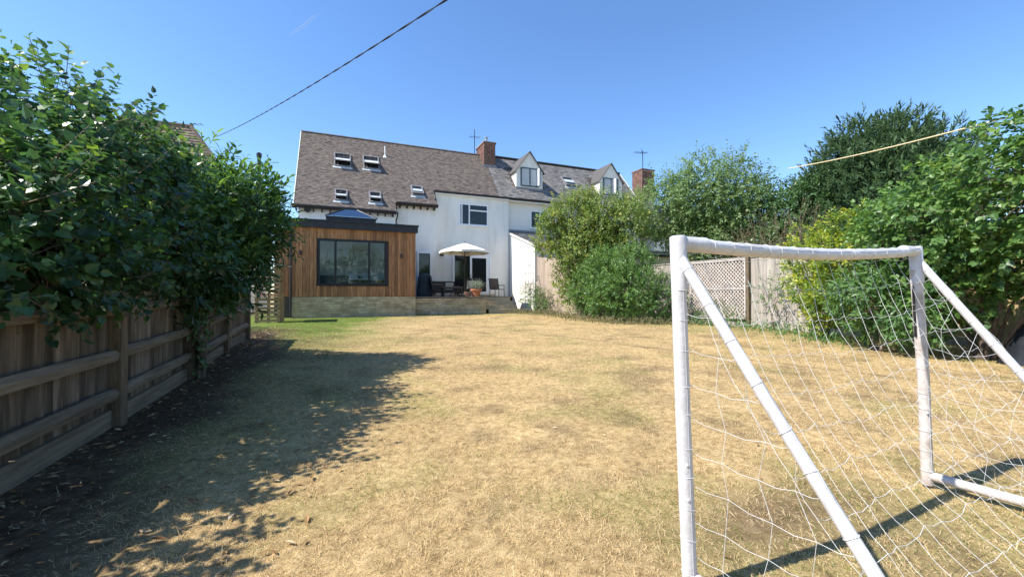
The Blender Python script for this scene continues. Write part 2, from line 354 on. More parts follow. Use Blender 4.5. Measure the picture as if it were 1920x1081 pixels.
def slab(name, parent, x0, x1, ey, mt, by=None, drop=.12):
    """solid roof slab below the tiles, front slope"""
    z0 = rz(ey)
    return MB().add([(x0, ey, z0), (x1, ey, z0), (x1, RY, RZ), (x0, RY, RZ), (x0, ey, z0 - drop), (x1, ey, z0 - drop), (x1, RY, RZ - drop), (x0, RY, RZ - drop)],
                    [(0, 1, 2, 3), (7, 6, 5, 4), (0, 4, 5, 1), (1, 5, 6, 2), (3, 2, 6, 7), (0, 3, 7, 4)]).build(name, mt, parent)
def back_slope(parent, x0, x1, mt):
    yb = 2 * RY - 22.3
    return MB().add([(x0, RY, RZ), (x1, RY, RZ), (x1, yb, rz(22.3)), (x0, yb, rz(22.3)), (x0, RY, RZ - .12), (x1, RY, RZ - .12), (x1, yb, rz(22.3) - .12), (x0, yb, rz(22.3) - .12)],
                    [(0, 1, 2, 3), (7, 6, 5, 4), (0, 4, 5, 1), (1, 5, 6, 2), (2, 6, 7, 3), (0, 3, 7, 4)]).build('back_roof_slope', mt, parent)
def window(parent, x0, x1, z0, z1, y, fm, pm, bars=(), fw=.06, depth=.1, sill=True, transom=None):
    """window standing just proud of a wall whose face is y; bars = x of mullions; transom = (xa, xb, z)"""
    wn = MB(); d0, d1 = y - depth * .35, y + depth * .3
    wn.box(x0, d0, z0, x0 + fw, d1, z1).box(x1 - fw, d0, z0, x1, d1, z1).box(x0 + fw, d0, z0, x1 - fw, d1, z0 + fw).box(x0 + fw, d0, z1 - fw, x1 - fw, d1, z1)
    for bx in bars: wn.box(bx - fw / 2, d0 + .002, z0 + fw, bx + fw / 2, d1, z1 - fw)
    if transom: wn.box(transom[0], d0 + .004, transom[2] - fw / 2, transom[1], d1, transom[2] + fw / 2)
    o = wn.build('window', fm, parent)
    xs = [x0] + list(bars) + [x1]
    for a, bq in zip(xs[:-1], xs[1:]):
        if transom and transom[0] <= a + .05 and transom[1] >= bq - .05:
            box('pane', pm, o, a + fw * .5, y - .012, z0 + fw * .5, bq - fw * .5, y - .004, transom[2]); box('pane', pm, o, a + fw * .5, y - .012, transom[2], bq - fw * .5, y - .004, z1 - fw * .5)
        else: box('pane', pm, o, a + fw * .5, y - .012, z0 + fw * .5, bq - fw * .5, y - .004, z1 - fw * .5)
    if sill: box('sill', fm, o, x0 - .05, y - .13, z0 - .05, x1 + .05, y + .02, z0 - .002)
    return o

hs_ = root('white_house', (3.5, 24.5, 0), 'white rendered house with brown tiled roof and timber extension', 'house')
# walls: three steps of the back front, gables, back
MB().box(-1.72, 22.15, 0, 2.77, 30.2, 5.30).build('wall', K['render'], hs_)
MB().box(2.77, 22.7, 0, 5.02, 30.2, 5.95).build('wall', K['render'], hs_)
MB().box(5.02, 23.42, 0, 9.62, 30.2, 6.86).build('wall', K['render'], hs_)
MB().add([(-1.72, 22.2, 5.2), (-1.72, RY, RZ - .14), (-1.72, 30.15, 5.5), (-1.6, 22.2, 5.2), (-1.6, RY, RZ - .14), (-1.6, 30.15, 5.5)],
         [(0, 1, 2), (3, 5, 4), (0, 3, 4, 1), (1, 4, 5, 2), (0, 2, 5, 3)]).build('gable', K['render'], hs_)
slabL = slab('roof', hs_, -1.90, 2.78, 21.92, K['roof_under'])
slabM = slab('roof', hs_, 2.781, 5.02, 22.45, K['roof_under'])
slabR = slab('roof', hs_, 5.021, 9.0, 23.33, K['roof_under'])
back_slope(hs_, -1.90, 9.0, K['tile_far'])
roof_tiles('tiles', hs_, [(-1.92, 2.80, 21.88), (2.80, 5.04, 22.41), (5.04, 9.0, 23.29)], .112, .168, .014, K['tile'], .012)
rt = MB()
x = -1.92
k = 0
while x < 9.0:
    r_ = random.uniform(-.008, .008)
    for seg in range(5):
        a0 = math.pi * seg / 5; a1 = math.pi * (seg + 1) / 5; q = .115 + r_
        rt.add([(x, RY - q * math.cos(a0), RZ - .05 + .75 * q * math.sin(a0)), (x + .29, RY - q * math.cos(a0), RZ - .05 + .75 * q * math.sin(a0)), (x + .29, RY - q * math.cos(a1), RZ - .05 + .75 * q * math.sin(a1)), (x, RY - q * math.cos(a1), RZ - .05 + .75 * q * math.sin(a1))], [(0, 3, 2, 1)], random.uniform(.05, .5))
    x += .3
rt.build('ridge_tiles', K['tile'], hs_, kind='stuff')
# verge board, eaves, rafter ends, gutters
MB().bar((-1.915, 21.9, rz(21.9) - .07), (-1.915, RY, RZ - .07), .035, .16).build('bargeboard', K['render_n'], hs_)
def eave(x0, x1, y, n, gut=True, gm_=None):
    z = rz(y) - .02
    e_ = MB().tube([(x0, y - .05, z - .03), (x1, y - .05, z - .03)], .055, 8).build('gutter', gm_ or K['black'], hs_)
    box('fascia_board', K['wood_dark'], hs_, x0, y + .015, z - .15, x1, y + .04, z - .01)
    for i in range(n):
        xx = x0 + (x1 - x0) * (i + .5) / n
        MB().box(xx - .03, y - .015, z - .27, xx + .03, y + .32, z - .153).build('rafter_end', K['wood_dark'], hs_)
eave(-1.98, 2.80, 21.92, 13); eave(2.88, 5.06, 22.45, 6); eave(5.0, 9.62, 23.33, 0)
MB().box(5.03, 23.30, 6.62, 9.62, 23.41, 6.70).build('soffit', K['render_n'], hs_)
MB().tube([(5.0, 23.27, 6.80), (4.96, 23.1, 6.62), (4.95, 22.9, 6.45), (4.95, 22.65, 6.15)], .04, 8).build('swan_neck_pipe', K['black'], hs_)
MB().add([(4.9, 22.45, 5.75), (5.02, 22.45, 5.75), (5.02, 23.40, 6.83), (4.9, 23.40, 6.83), (4.9, 22.5, 5.86), (5.02, 22.5, 5.86), (5.02, 23.40, 6.90), (4.9, 23.4, 6.90)], [(0, 3, 2, 1), (4, 5, 6, 7), (0, 1, 5, 4), (1, 2, 6, 5), (2, 3, 7, 6), (3, 0, 4, 7)]).build('roof_cheek', K['render'], hs_)
MB().tube([(2.85, 21.87, 5.14), (2.86, 22.1, 4.98), (2.86, 22.62, 4.85), (2.86, 22.62, 4.0), (2.86, 22.62, .9)], .036, 8).build('downpipe', K['black'], hs_)
MB().tube([(2.84, 22.40, 5.78), (2.84, 22.5, 5.6), (2.84, 22.2, 5.35)], .034, 8).build('downpipe', K['black'], hs_)
MB().lathe((-1.3, 22.1, 4.93), [(.0, -.14), (.10, -.14), (.13, 0)], 16).build('vent_cover', K['black'], hs_)
bpy.data.objects['vent_cover'].rotation_euler = (R(90), 0, 0); bpy.data.objects['vent_cover'].location = (-1.31, 22.14, 4.98)
# roof windows, the lower edge of each sash swung open
ca = 1 / math.hypot(1, MS); sa = MS * ca
def roof_window(parent, xc, yc, wdt, hgt, opened, blind=None):
    base = Vector((xc, yc, rz(yc))); u = Vector((0, ca, sa)); n = Vector((0, -sa, ca)); xx = Vector((1, 0, 0))
    def P(a, bq, cq): return base + xx * a + u * bq + n * cq
    def prism(mb, a0, a1, b0, b1, c0, c1, rot=0.0):
        pts = []
        for cq in (c0, c1):
            for (a, bq) in ((a0, b0), (a1, b0), (a1, b1), (a0, b1)):
                bb = bq * math.cos(rot) - (cq - .08) * math.sin(rot) if rot else bq
                cc = .08 + bq * math.sin(rot) + (cq - .08) * math.cos(rot) if rot else cq
                pts.append(P(a, bb, cc))
        mb.add(pts, [(0, 3, 2, 1), (4, 5, 6, 7), (0, 1, 5, 4), (1, 2, 6, 5), (2, 3, 7, 6), (3, 0, 4, 7)])
        return mb
    W, Hh, t = wdt / 2, hgt / 2, .055
    f = MB()
    for q in ((-W, -W + t, -Hh, Hh), (W - t, W, -Hh, Hh), (-W + t, W - t, -Hh, -Hh + t), (-W + t, W - t, Hh - t, Hh)): prism(f, *q, 0, .085)
    fo = f.build('roof_window', K['lead'], parent)
    fl = MB(); prism(fl, -W - .06, W + .06, -Hh - .17, -Hh - .002, .012, .035); fl.build('flashing', K['blind'], fo)
    prism(MB(), -W + t, W - t, -Hh + t, Hh - t, .0, .02).build('shade_sheet', K['tarp'], fo)  # solid black sheet standing for the unlit room below the sash
    rot = -opened
    s_ = MB(); W2, H2 = W - .02, Hh - .02
    for q in ((-W2, -W2 + t, -H2, H2), (W2 - t, W2, -H2, H2), (-W2 + t, W2 - t, -H2, -H2 + t * 1.3), (-W2 + t, W2 - t, H2 - t, H2)): prism(s_, *q, .09, .14, rot)
    so = s_.build('sash', K['lead'], fo)
    prism(MB(), -W2 + t, W2 - t, -H2 + t, H2 - t, .105, .115, rot).build('pane', K['pane'], fo)
    if blind: prism(MB(), -W2 + t, W2 - t, -H2 + t + blind[0] * hgt, -H2 + t + blind[1] * hgt, .117, .124, rot).build('reflective_blind', K['blind'], fo)
roof_window(hs_, .25, 24.62, .86, 1.25, .42, (.05, .5)); roof_window(hs_, 1.74, 24.66, .86, 1.25, .42, (.05, .72))
roof_window(hs_, .17, 22.52, .60, .88, .40, (.04, .36)); roof_window(hs_, 1.80, 22.56, .60, .88, .40, (.04, .36))
roof_window(hs_, 4.05, 23.16, .66, .86, .16, (.22, .5))
MB().tube([(2.55, 25.25, 8.9), (2.55, 25.25, 9.6)], .03, 8).build('vent_pipe', K['pvc'], hs_)
MB().lathe((2.55, 25.25, 8.93), [(.16, -.04), (.10, .05), (.035, .14)], 12).build('vent_pipe_collar', K['pvc'], hs_)
# windows and doors
window(hs_, 6.50, 8.28, 4.98, 6.24, 23.42, K['pvc'], K['pane'], bars=(7.12,), fw=.07, transom=(7.12, 8.26, 5.86))
box('curtain', K['blind'], hs_, 6.60, 23.395, 5.05, 6.72, 23.41, 6.17)
# opening door on the middle wall
dr = MB().box(3.98, 22.60, .86, 4.05, 22.7, 3.25).box(4.66, 22.60, .86, 4.74, 22.7, 3.25).box(4.05, 22.60, 3.17, 4.66, 22.7, 3.25).build('side_door', K['pvc'], hs_)
box('pane', K['pane'], dr, 4.05, 22.665, .9, 4.66, 22.68, 3.17)
# patio sliding doors
pd = MB().box(6.14, 23.32, .90, 6.22, 23.43, 3.29).box(8.34, 23.32, .90, 8.46, 23.43, 3.29).box(6.22, 23.32, 3.19, 8.34, 23.43, 3.29).box(6.22, 23.32, .90, 8.34, 23.43, .98).build('patio_door', K['pvc'], hs_)
sf = MB().box(7.16, 23.34, .98, 7.27, 23.42, 3.19).box(8.16, 23.34, .98, 8.335, 23.42, 3.19).box(7.27, 23.34, 3.07, 8.16, 23.42, 3.19).box(7.27, 23.34, .98, 8.16, 23.42, 1.1).build('sliding_sash', K['pvc'], pd)
box('pane', K['pane'], pd, 7.27, 23.38, 1.1, 8.16, 23.39, 3.07); box('shade_sheet', K['pane'], pd, 6.22, 23.405, .98, 7.16, 23.412, 3.19)  # second box is a dark sheet standing for the unlit room
box('handle', K['steel'], pd, 7.20, 23.31, 1.85, 7.225, 23.338, 2.1)
box('door_step', K['coping'], hs_, 6.0, 22.95, .86, 8.6, 23.41, .955)
wl = MB().lathe((5.48, 23.33, 3.12), [(.11, 0), (.12, .12), (.05, .22)], 12).build('wall_lamp', K['black'], hs_); MB().box(5.44, 23.33, 3.22, 5.52, 23.42, 3.34).build('bracket', K['black'], wl)
# chimney stack of bricks
ch = MB().box(8.725, 25.435, 8.6, 9.505, 26.965, 10.75).build('chimney', K['mortar'], hs_)
def bricks(parent, x0, x1, y0, y1, z0, z1, sx=.225, h=.075):
    r = 0; z = z0
    while z + h <= z1 + .001:
        off = (r % 2) * sx / 2
        a = x0 - off
        while a < x1 - .02:
            l, rr = max(a, x0), min(a + sx - .012, x1)
            if rr - l > .03: piece('brick', K['brick'], parent, l, y0 - .012, z, rr, y0 + .02, z + h - .012)
            a += sx
        a = y0 - off + .0
        while a < y1 - .02:
            l, rr = max(a, y0 + .022), min(a + sx - .012, y1)
            if rr - l > .03: piece('brick', K['brick'], parent, x0 - .012, l, z, x0 + .02, rr, z + h - .012)
            a += sx
        z += h; r += 1
bricks(ch, 8.725, 9.505, 25.435, 26.965, 9.20, 10.72)
box('cap_course', K['brick'], ch, 8.67, 25.38, 10.722, 9.56, 27.02, 10.80); box('cap_course', K['mortar'], ch, 8.70, 25.41, 10.802, 9.53, 26.99, 10.86)
MB().lathe((8.98, 25.75, 10.86), [(.10, 0), (.09, .22), (.11, .24), (.11, .27)], 12).build('flue_liner', K['steel'], ch)
MB().lathe((8.98, 25.75, 11.16), [(.13, 0), (.13, .06), (.03, .10)], 12).build('flue_cowl', K['steel'], ch)
MB().lathe((9.28, 26.1, 10.86), [(.12, 0), (.13, .10), (.10, .13)], 12).build('chimney_pot', K['terracotta'], ch)
fl = MB().box(8.66, 25.36, rz(25.36) - .05, 9.57, 25.42, rz(25.36) + .2).build('lead_apron', K['lead'], ch)
an = MB().tube([(8.55, 26.9, 9.8), (8.55, 26.9, 12.1)], .025, 6).tube([(8.2, 26.9, 11.55), (8.95, 26.9, 11.6)], .014, 5)
for q in range(5): an.tube([(8.25 + q * .15, 26.6, 11.56), (8.25 + q * .15, 27.2, 11.56)], .008, 4)
an.build('aerial', K['pole'], ch)

# ------------------------------------------------------------------ timber extension (a part of the house)
EX0, EX1, EY = -1.72, 3.30, 19.2
rm = MB()     # hollow room: side walls, back, floor, roof with a lantern opening
rm.box(EX0, EY + .05, .86, -.70, EY + .14, 3.75).box(1.96, EY + .05, .86, EX1, EY + .14, 3.75).box(-.70, EY + .05, .86, 1.96, EY + .14, 1.39).box(-.70, EY + .05, 3.26, 1.96, EY + .14, 3.75)
rm.box(EX0, EY + .14, .86, EX0 + .12, 22.14, 3.75).box(EX1 - .12, EY + .14, .86, EX1, 22.14, 3.75)
ext = rm.build('extension_shell', K['inner'], hs_)
box('extension_floor', K['room_floor'], hs_, EX0 + .12, EY + .14, .80, EX1 - .12, 22.14, .9)
MB().box(EX0 - .35, EY - .1, 3.76, EX1 + .06, 20.0, 3.98).box(EX0 - .35, 21.4, 3.76, EX1 + .06, 22.14, 3.98).box(EX0 - .35, 20.0, 3.76, -.35, 21.4, 3.98).box(1.55, 20.0, 3.76, EX1 + .06, 21.4, 3.98).build('flat_roof', K['lead'], hs_)
box('extension_fascia', K['fascia'], hs_, EX0 - .40, EY - .13, 3.75, EX1 + .08, EY - .101, 4.03)
box('extension_trim', K['black'], hs_, EX0 - .44, EY - .17, 4.031, EX1 + .12, EY + .05, 4.09)
box('kitchen_unit', K['kitchen'], hs_, -1.2, 21.3, .9, 1.0, 21.9, 1.85); box('worktop', K['worktop'], hs_, -1.25, 21.25, 1.851, 1.05, 21.95, 1.9)
box('wall_cupboard', K['blind'], hs_, -.4, 21.9, 2.4, 1.6, 22.1, 3.1)
box('table', K['worktop'], hs_, .5, 19.9, 1.62, 2.2, 20.7, 1.67)
for q in (.7, 1.3, 1.9): box('dining_chair', K['blind'], hs_, q - .2, 20.8, .9, q + .2, 20.85, 1.95)
box('fridge', K['blind'], hs_, -1.5, 21.3, .9, -.95, 21.95, 2.9); box('inner_door', K['worktop'], hs_, 2.0, 22.05, .9, 2.75, 22.12, 2.95)
# cedar boards
bw = (EX1 - EX0) / 38
for i in range(38):
    a = EX0 + i * bw + .004; bq = a + bw - .008; yj = random.uniform(0, .006)
    if bq > -.76 and a < 2.02:
        piece('cladding_board', K['cedar'], hs_, a, EY + yj, .872, bq, EY + .049, 1.325); piece('cladding_board', K['cedar'], hs_, a, EY + yj, 3.325, bq, EY + .049, 3.75)
    else: piece('cladding_board', K['cedar'], hs_, a, EY + yj, .872, bq, EY + .049, 3.75)
for i in range(5):   # set-back cheek left of the downpipe
    a = EX0 - .68 + i * bw + .004
    piece('cladding_board', K['cedar'], hs_, a, EY + .40, .872, a + bw - .008, EY + .45, 3.75)
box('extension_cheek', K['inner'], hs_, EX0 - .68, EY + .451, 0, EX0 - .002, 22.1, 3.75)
wn = MB(); x0, x1, z0, z1, d0, d1 = -.755, 2.015, 1.335, 3.315, EY - .035, EY + .048; t = .085
wn.box(x0, d0, z0, x0 + t, d1, z1).box(x1 - t, d0, z0, x1, d1, z1).box(x0 + t, d0, z0, x1 - t, d1, z0 + t * 1.2).box(x0 + t, d0, z1 - t, x1 - t, d1, z1).box(-.115, d0 + .003, z0 + t * 1.2, -.025, d1, z1 - t).box(1.245, d0 + .003, z0 + t * 1.2, 1.335, d1, z1 - t)
big = wn.build('picture_window', K['anth'], hs_)
for a, bq in ((x0 + t, -.115), (-.025, 1.245), (1.335, x1 - t)): box('pane', K['glass'], big, a - .01, EY + .01, z0 + t, bq + .01, EY + .018, z1 - t + .01)
for xl in (-1.39, 2.66):
    lp = MB().lathe((xl, EY - .06, 2.58), [(.045, 0), (.045, .2)], 12).build('wall_lamp', K['black'], hs_); box('bracket', K['black'], lp, xl - .03, EY - .02, 2.63, xl + .03, EY - .001, 2.73)
MB().tube([(EX0 - .03, EY - .06, 3.75), (EX0 - .03, EY - .06, .02)], .04, 8).build('downpipe', K['black'], hs_)
# roof lantern
lb = MB().box(-.42, 19.95, 3.985, 1.62, 20.03, 4.42).box(-.42, 21.37, 3.985, 1.62, 21.45, 4.42).box(-.42, 20.03, 3.985, -.34, 21.37, 4.42).box(1.54, 20.03, 3.985, 1.62, 21.37, 4.42).build('roof_lantern', K['anth'], hs_)
c4 = [(-.48, 19.9, 4.43), (1.68, 19.9, 4.43), (1.68, 21.5, 4.43), (-.48, 21.5, 4.43)]; p2 = [(.35, 20.7, 4.92), (.85, 20.7, 4.92)]
for nm_, pts in (('glass_facet', [c4[0], c4[1], p2[1], p2[0]]), ('glass_facet', [c4[1], c4[2], p2[1]]), ('glass_facet', [c4[2], c4[3], p2[0], p2[1]]), ('glass_facet', [c4[3], c4[0], p2[0]])):
    dn = [(p[0], p[1], p[2] - .02) for p in pts]; n_ = len(pts)
    MB().add(list(pts) + dn, [tuple(range(n_)), tuple(range(2 * n_ - 1, n_ - 1, -1))] + [(i, i + n_, (i + 1) % n_ + n_, (i + 1) % n_) for i in range(n_)]).build(nm_, K['glass_sky'], lb)
gb = MB()
for a, q in ((c4[0], p2[0]), (c4[3], p2[0]), (c4[1], p2[1]), (c4[2], p2[1]), (p2[0], p2[1])): gb.bar(a, q, .05, .05)
gb.build('glazing_bars', K['anth'], lb)
# stone plinth
def stone_wall(parent, x0, x1, y, z0, z1, rows):
    hh = (z1 - z0) / rows
    for r in range(rows):
        a = x0
        while a < x1 - .02:
            ln = min(random.uniform(.24, .46), x1 - a)
            if x1 - a - ln < .1: ln = x1 - a
            piece('stone', K['stone'], parent, a + .006, y - random.uniform(.0, .022), z0 + r * hh + .006, a + ln - .006, y + .06, z0 + (r + 1) * hh - .006)
            a += ln
pl = MB().box(EX0, EY + .03, -.1, EX1, EY + .5, .862).build('plinth', K['stone_joint'], hs_); stone_wall(pl, EX0, EX1, EY + .005, -.06, .862, 9)

# ------------------------------------------------------------------ patio deck, steps
dk = root('patio_terrace', (6, 21, 0), 'raised timber deck behind a low stone retaining wall', 'patio')
wl_ = MB().box(3.32, 19.66, -.1, 6.85, 20.0, .78).build('retaining_wall', K['stone_joint'], dk); stone_wall(wl_, 3.32, 6.85, 19.63, -.06, .78, 8)
box('deck_base', K['wood_dark'], dk, 3.32, 20.01, .0, 6.88, 23.3, .81); box('deck_base', K['wood_dark'], dk, 6.881, 20.97, .0, 8.85, 23.3, .81)
y = 19.60; 
while y < 23.3:
    piece('deck_board', K['decking'], dk, 3.33, y, .812, 8.85 if y > 20.87 else 6.88, y + .137, .842); y += .143
st = root('garden_steps', (7.9, 20.2, 0), 'four pale sleeper steps from the lawn up to the deck', 'steps')
for i in range(4):
    x0, x1 = (7.05, 8.80) if i == 0 else (6.92 + .02 * i, 8.72 - .05 * i)
    y0 = 19.75 + i * .26
    piece('riser', K['coping'], st, x0 + .02, y0 + .03, -.06 if i == 0 else .2 * i - .01, x1 - .02, y0 + .12, .2 * (i + 1) - .035)
    piece('tread', K['coping'], st, x0, y0, .2 * (i + 1) - .034, x1, y0 + .33, .2 * (i + 1))
    box('infill', K['soil'], st, x0 + .03, y0 + .13, -.06, x1 - .03, 20.95, .2 * (i + 1) - .04)

# ------------------------------------------------------------------ neighbour attached on the right
nb = root('slate_roofed_house', (15, 25, 0), 'neighbouring white house with grey slate roof and two dormers', 'house')
MB().box(9.63, 23.66, 0, 19.8, 30.2, 6.86).build('wall', K['render_n'], nb)
MB().add([(19.8, 23.6, 6.8), (19.8, RY, RZ - .14), (19.8, 30.15, 5.5), (19.68, 23.6, 6.8), (19.68, RY, RZ - .14), (19.68, 30.15, 5.5)], [(0, 2, 1), (3, 4, 5), (0, 1, 4, 3), (1, 2, 5, 4), (0, 3, 5, 2)]).build('gable', K['render_n'], nb)
slab('roof', nb, 9.001, 20.0, 23.33, K['roof_under']); back_slope(nb, 9.001, 20.0, K['slate'])
roof_tiles('slates', nb, [(9.002, 20.02, 23.29)], .19, .26, .010, K['slate'], .007, holes=((10.25, 12.4, 24.1, 25.6), (16.5, 18.6, 24.1, 25.6)))
MB().bar((9.0, RY, RZ + .03), (20.02, RY, RZ + .03), .22, .07).build('ridge_tiles', K['terracotta' if False else 'tile_far'], nb)
MB().tube([(9.63, 23.28, rz(23.33) - .05), (20.0, 23.28, rz(23.33) - .05)], .055, 8).build('gutter', K['black'], nb)
box('soffit', K['render_n'], nb, 9.63, 23.36, 6.60, 19.9, 23.655, 6.68)
MB().bar((20.03, 23.3, rz(23.3) - .05), (20.03, RY, RZ - .05), .03, .14).build('bargeboard', K['render_n'], nb)
def dormer(xa, xb, wx0, wx1, open_right):
    yF = 24.04; zb = 7.55; ze = 8.82; zp = 10.02; xm = (xa + xb) / 2
    yc = lambda z: RY - (RZ - z) / MS
    d = MB()
    d.add([(xa, yF, zb), (xb, yF, zb), (xb, yF, ze), (xm, yF, zp), (xa, yF, ze), (xa, yc(ze) + .2, ze), (xb, yc(ze) + .2, ze), (xm, yc(zp) + .05, zp)],
          [(0, 1, 2, 3, 4), (0, 4, 5), (1, 6, 2), (4, 3, 7, 5), (3, 2, 6, 7)])
    o = d.build('dormer', K['render'], nb)
    for s_ in (-1, 1):
        xe = xm + s_ * ((xb - xa) / 2 + .10); zz = ze - .10
        r_ = MB(); th = .045
        A = [(xm, yF - .1, zp + .06), (xe, yF - .1, zz), (xe, yc(zz) + .15, zz), (xm, yc(zp) + .12, zp + .06)]
        r_.add(A + [(p[0], p[1], p[2] - th) for p in A], [(0, 1, 2, 3) if s_ < 0 else (3, 2, 1, 0), (4, 7, 6, 5), (0, 4, 5, 1), (1, 5, 6, 2), (2, 6, 7, 3), (3, 7, 4, 0)])
        r_.build('dormer_roof', K['slate'], o)
    box('lead_apron', K['lead'], o, xa - .05, yF - .06, zb + .02, xb + .05, yF - .003, zb + .16)
    wn = window(o, wx0, wx1, 7.80, 9.0, yF - .02, K['bluegrey'], K['blind'], bars=((wx0 + wx1) / 2 + .02,), fw=.07, sill=False)
    xo = wx1 - .12 if open_right else wx1 - .45
    MB().box(xo, yF - .36, 7.87, xo + .05, yF - .06, 8.95).build('open_casement', K['pvc'], wn); MB().box(xo + .051, yF - .36, 7.87, xo + .09, yF - .06, 8.95).build('casement_back', K['bluegrey'], wn)
    return o
dormer(10.40, 12.26, 10.69, 11.95, True); dormer(16.66, 18.55, 16.95, 18.2, False)
roof_window(nb, 14.72, 24.93, .9, 1.1, .10, (.3, .6))
# lean-to with its sunlit side wall
MB().add([(9.68, 19.9, 0), (13.4, 19.9, 0), (13.4, 23.65, 0), (9.68, 23.65, 0), (9.68, 19.9, 3.60), (13.4, 19.9, 3.60), (13.4, 23.65, 4.76), (9.68, 23.65, 4.76)], [(0, 3, 2, 1), (4, 5, 6, 7), (0, 1, 5, 4), (1, 2, 6, 5), (2, 3, 7, 6), (3, 0, 4, 7)]).build('lean_to_wall', K['render'], nb)
ls = (4.76 - 3.6) / 3.75; lt = MB()
for r in range(16):
    ya = 19.75 + r * .245
    xx = 9.60 - (r % 2) * .15
    while xx < 13.5:
        x_l = max(xx, 9.60)
        za = 3.62 + (ya - 19.9) * ls; zb_ = 3.62 + (ya + .26 - 19.9) * ls
        lt.add([(x_l, ya, za + .04), (xx + .295, ya, za + .04), (xx + .295, ya + .26, zb_ + .012), (x_l, ya + .26, zb_ + .012), (x_l, ya, za), (xx + .295, ya, za)], [(0, 1, 2, 3), (4, 5, 1, 0)], random.random()); xx += .3
lt.build('lean_to_slates', K['slate'], nb, kind='stuff')
MB().bar((9.64, 19.78, 3.54), (9.64, 23.6, 4.72), .07, .12).build('lean_to_bargeboard', K['render'], nb)
box('lean_to_flashing', K['lead'], nb, 9.58, 23.50, 4.78, 13.5, 23.64, 4.90)
box('lean_to_gutter', K['black'], nb, 9.62, 19.66, 3.50, 13.5, 19.76, 3.60)
window(nb, 11.2, 12.5, 5.1, 6.2, 23.66, K['pvc'], K['pane'], bars=(11.85,)); window(nb, 16.5, 18.2, 5.0, 6.2, 23.66, K['pvc'], K['pane'], bars=(17.3,))
# low grey roofed outbuilding behind the right fence
ob = root('garden_outbuilding', (15, 19, 0), 'low grey slate roofed outbuilding behind the tall bush', 'shed')
box('wall', K['render_n'], ob, 13.6, 17.6, 0, 18.6, 21.2, 3.1)
lo = MB()
for r in range(12):
    ya = 17.3 + r * .3; xx = 13.4 + (r % 2) * .2
    while xx < 18.8:
        za = 3.1 + (ya - 17.3) * .16
        lo.add([(xx, ya, za + .05), (xx + .39, ya, za + .05), (xx + .39, ya + .32, za + .07), (xx, ya + .32, za + .07), (xx, ya, za), (xx + .39, ya, za)], [(0, 1, 2, 3), (4, 5, 1, 0)], random.random()); xx += .4
lo.build('slates', K['slate'], ob, kind='stuff'); box('roof_base', K['wood_dark'], ob, 13.4, 17.25, 2.95, 18.8, 17.4, 3.08)
# far right house with brick stack
fr_ = root('far_brick_chimney_house', (25, 27, 0), 'far house whose brick chimney rises behind the loose green tree', 'house')
box('wall', K['render_n'], fr_, 21.2, 23.8, 0, 31, 30, 5.4)
MB().add([(20.9, 23.4, 5.2), (31.3, 23.4, 5.2), (31.3, 26.9, 8.2), (20.9, 26.9, 8.2), (31.3, 30.4, 5.2), (20.9, 30.4, 5.2)], [(0, 1, 2, 3), (3, 2, 4, 5), (0, 3, 5), (1, 4, 2), (0, 5, 4, 1)]).build('roof', K['slate'], fr_)
c2 = MB().box(21.76, 25.76, 7.0, 22.95, 26.9, 10.55).build('chimney', K['mortar'], fr_)
bricks(c2, 21.76, 22.95, 25.76, 26.9, 8.2, 10.5, .30, .115)
box('cap_course', K['brick'], c2, 21.70, 25.70, 10.56, 23.0, 26.95, 10.66)
a2 = MB().tube([(22.3, 26.3, 10.6), (22.3, 26.3, 12.3)], .03, 6).tube([(21.5, 26.3, 12.05), (22.75, 26.3, 12.15)], .018, 5)
for q in range(6): a2.tube([(21.55 + q * .22, 26.0, 12.06 + q * .015), (21.55 + q * .22, 26.6, 12.06 + q * .015)], .01, 4)
a2.tube([(22.3, 26.3, 11.9), (21.95, 26.1, 12.35)], .012, 4); a2.build('aerial', K['pole'], c2)
# left neighbour
ln = root('hipped_roof_house', (-9, 27, 0), 'neighbouring house with brown hipped roof above the left hedge', 'house')
box('wall', K['render_n'], ln, -15.5, 24.4, 0, -4.2, 31, 5.0)
rfm = MB()
Pn = [(-16, 24, 4.9), (-3.8, 24, 4.9), (-3.8, 31.4, 4.9), (-16, 31.4, 4.9), (-10.5, 27.7, 10.1), (-7.4, 27.7, 10.1)]
rfm.add(Pn, [(0, 1, 5, 4), (1, 2, 5), (2, 3, 4, 5), (3, 0, 4), (0, 3, 2, 1)]).build('roof', K['roof_under'], ln)
ht = MB()
for r in range(30):
    f0 = r / 30; f1 = (r + 1.06) / 30
    xa = -16 + 5.5 * f0; xb = -3.8 - 3.6 * f0; yy = 24 + 3.7 * f0; z0 = 4.9 + 5.2 * f0; yy1 = 24 + 3.7 * min(f1, 1); z1 = 4.9 + 5.2 * min(f1, 1)
    xx = xa + (r % 2) * .15
    while xx < xb:
        e = min(xx + .29, xb); j = random.uniform(0, .012)
        ht.add([(xx, yy - .03, z0 + .05 + j), (e, yy - .03, z0 + .05 + j), (e, yy1, z1 + .02), (xx, yy1, z1 + .02), (xx, yy - .03, z0), (e, yy - .03, z0)], [(0, 1, 2, 3), (4, 5, 1, 0)], random.random()); xx += .3
ht.build('tiles', K['tile_far'], ln, kind='stuff')
hp = MB().tube([Pn[1], Pn[5]], .11, 8).tube([Pn[4], Pn[5]], .12, 8).build('hip_tiles', K['tile_far'], ln)
box('ground_floor_window', K['pane'], ln, -6.2, 24.36, 1.0, -4.9, 24.39, 2.3)
fp = MB().tube([(-3.92, 26, 5.2), (-3.92, 26, 8.35)], .09, 10).build('flue_pipe', K['black'], ln); MB().lathe((-3.92, 26, 8.36), [(.13, 0), (.13, .2), (.05, .26)], 10).build('flue_cowl', K['black'], fp)
gw = root('garden_wall', (-5, 13, 0), 'white rendered wall glimpsed through the leaves over the left fence', 'wall')
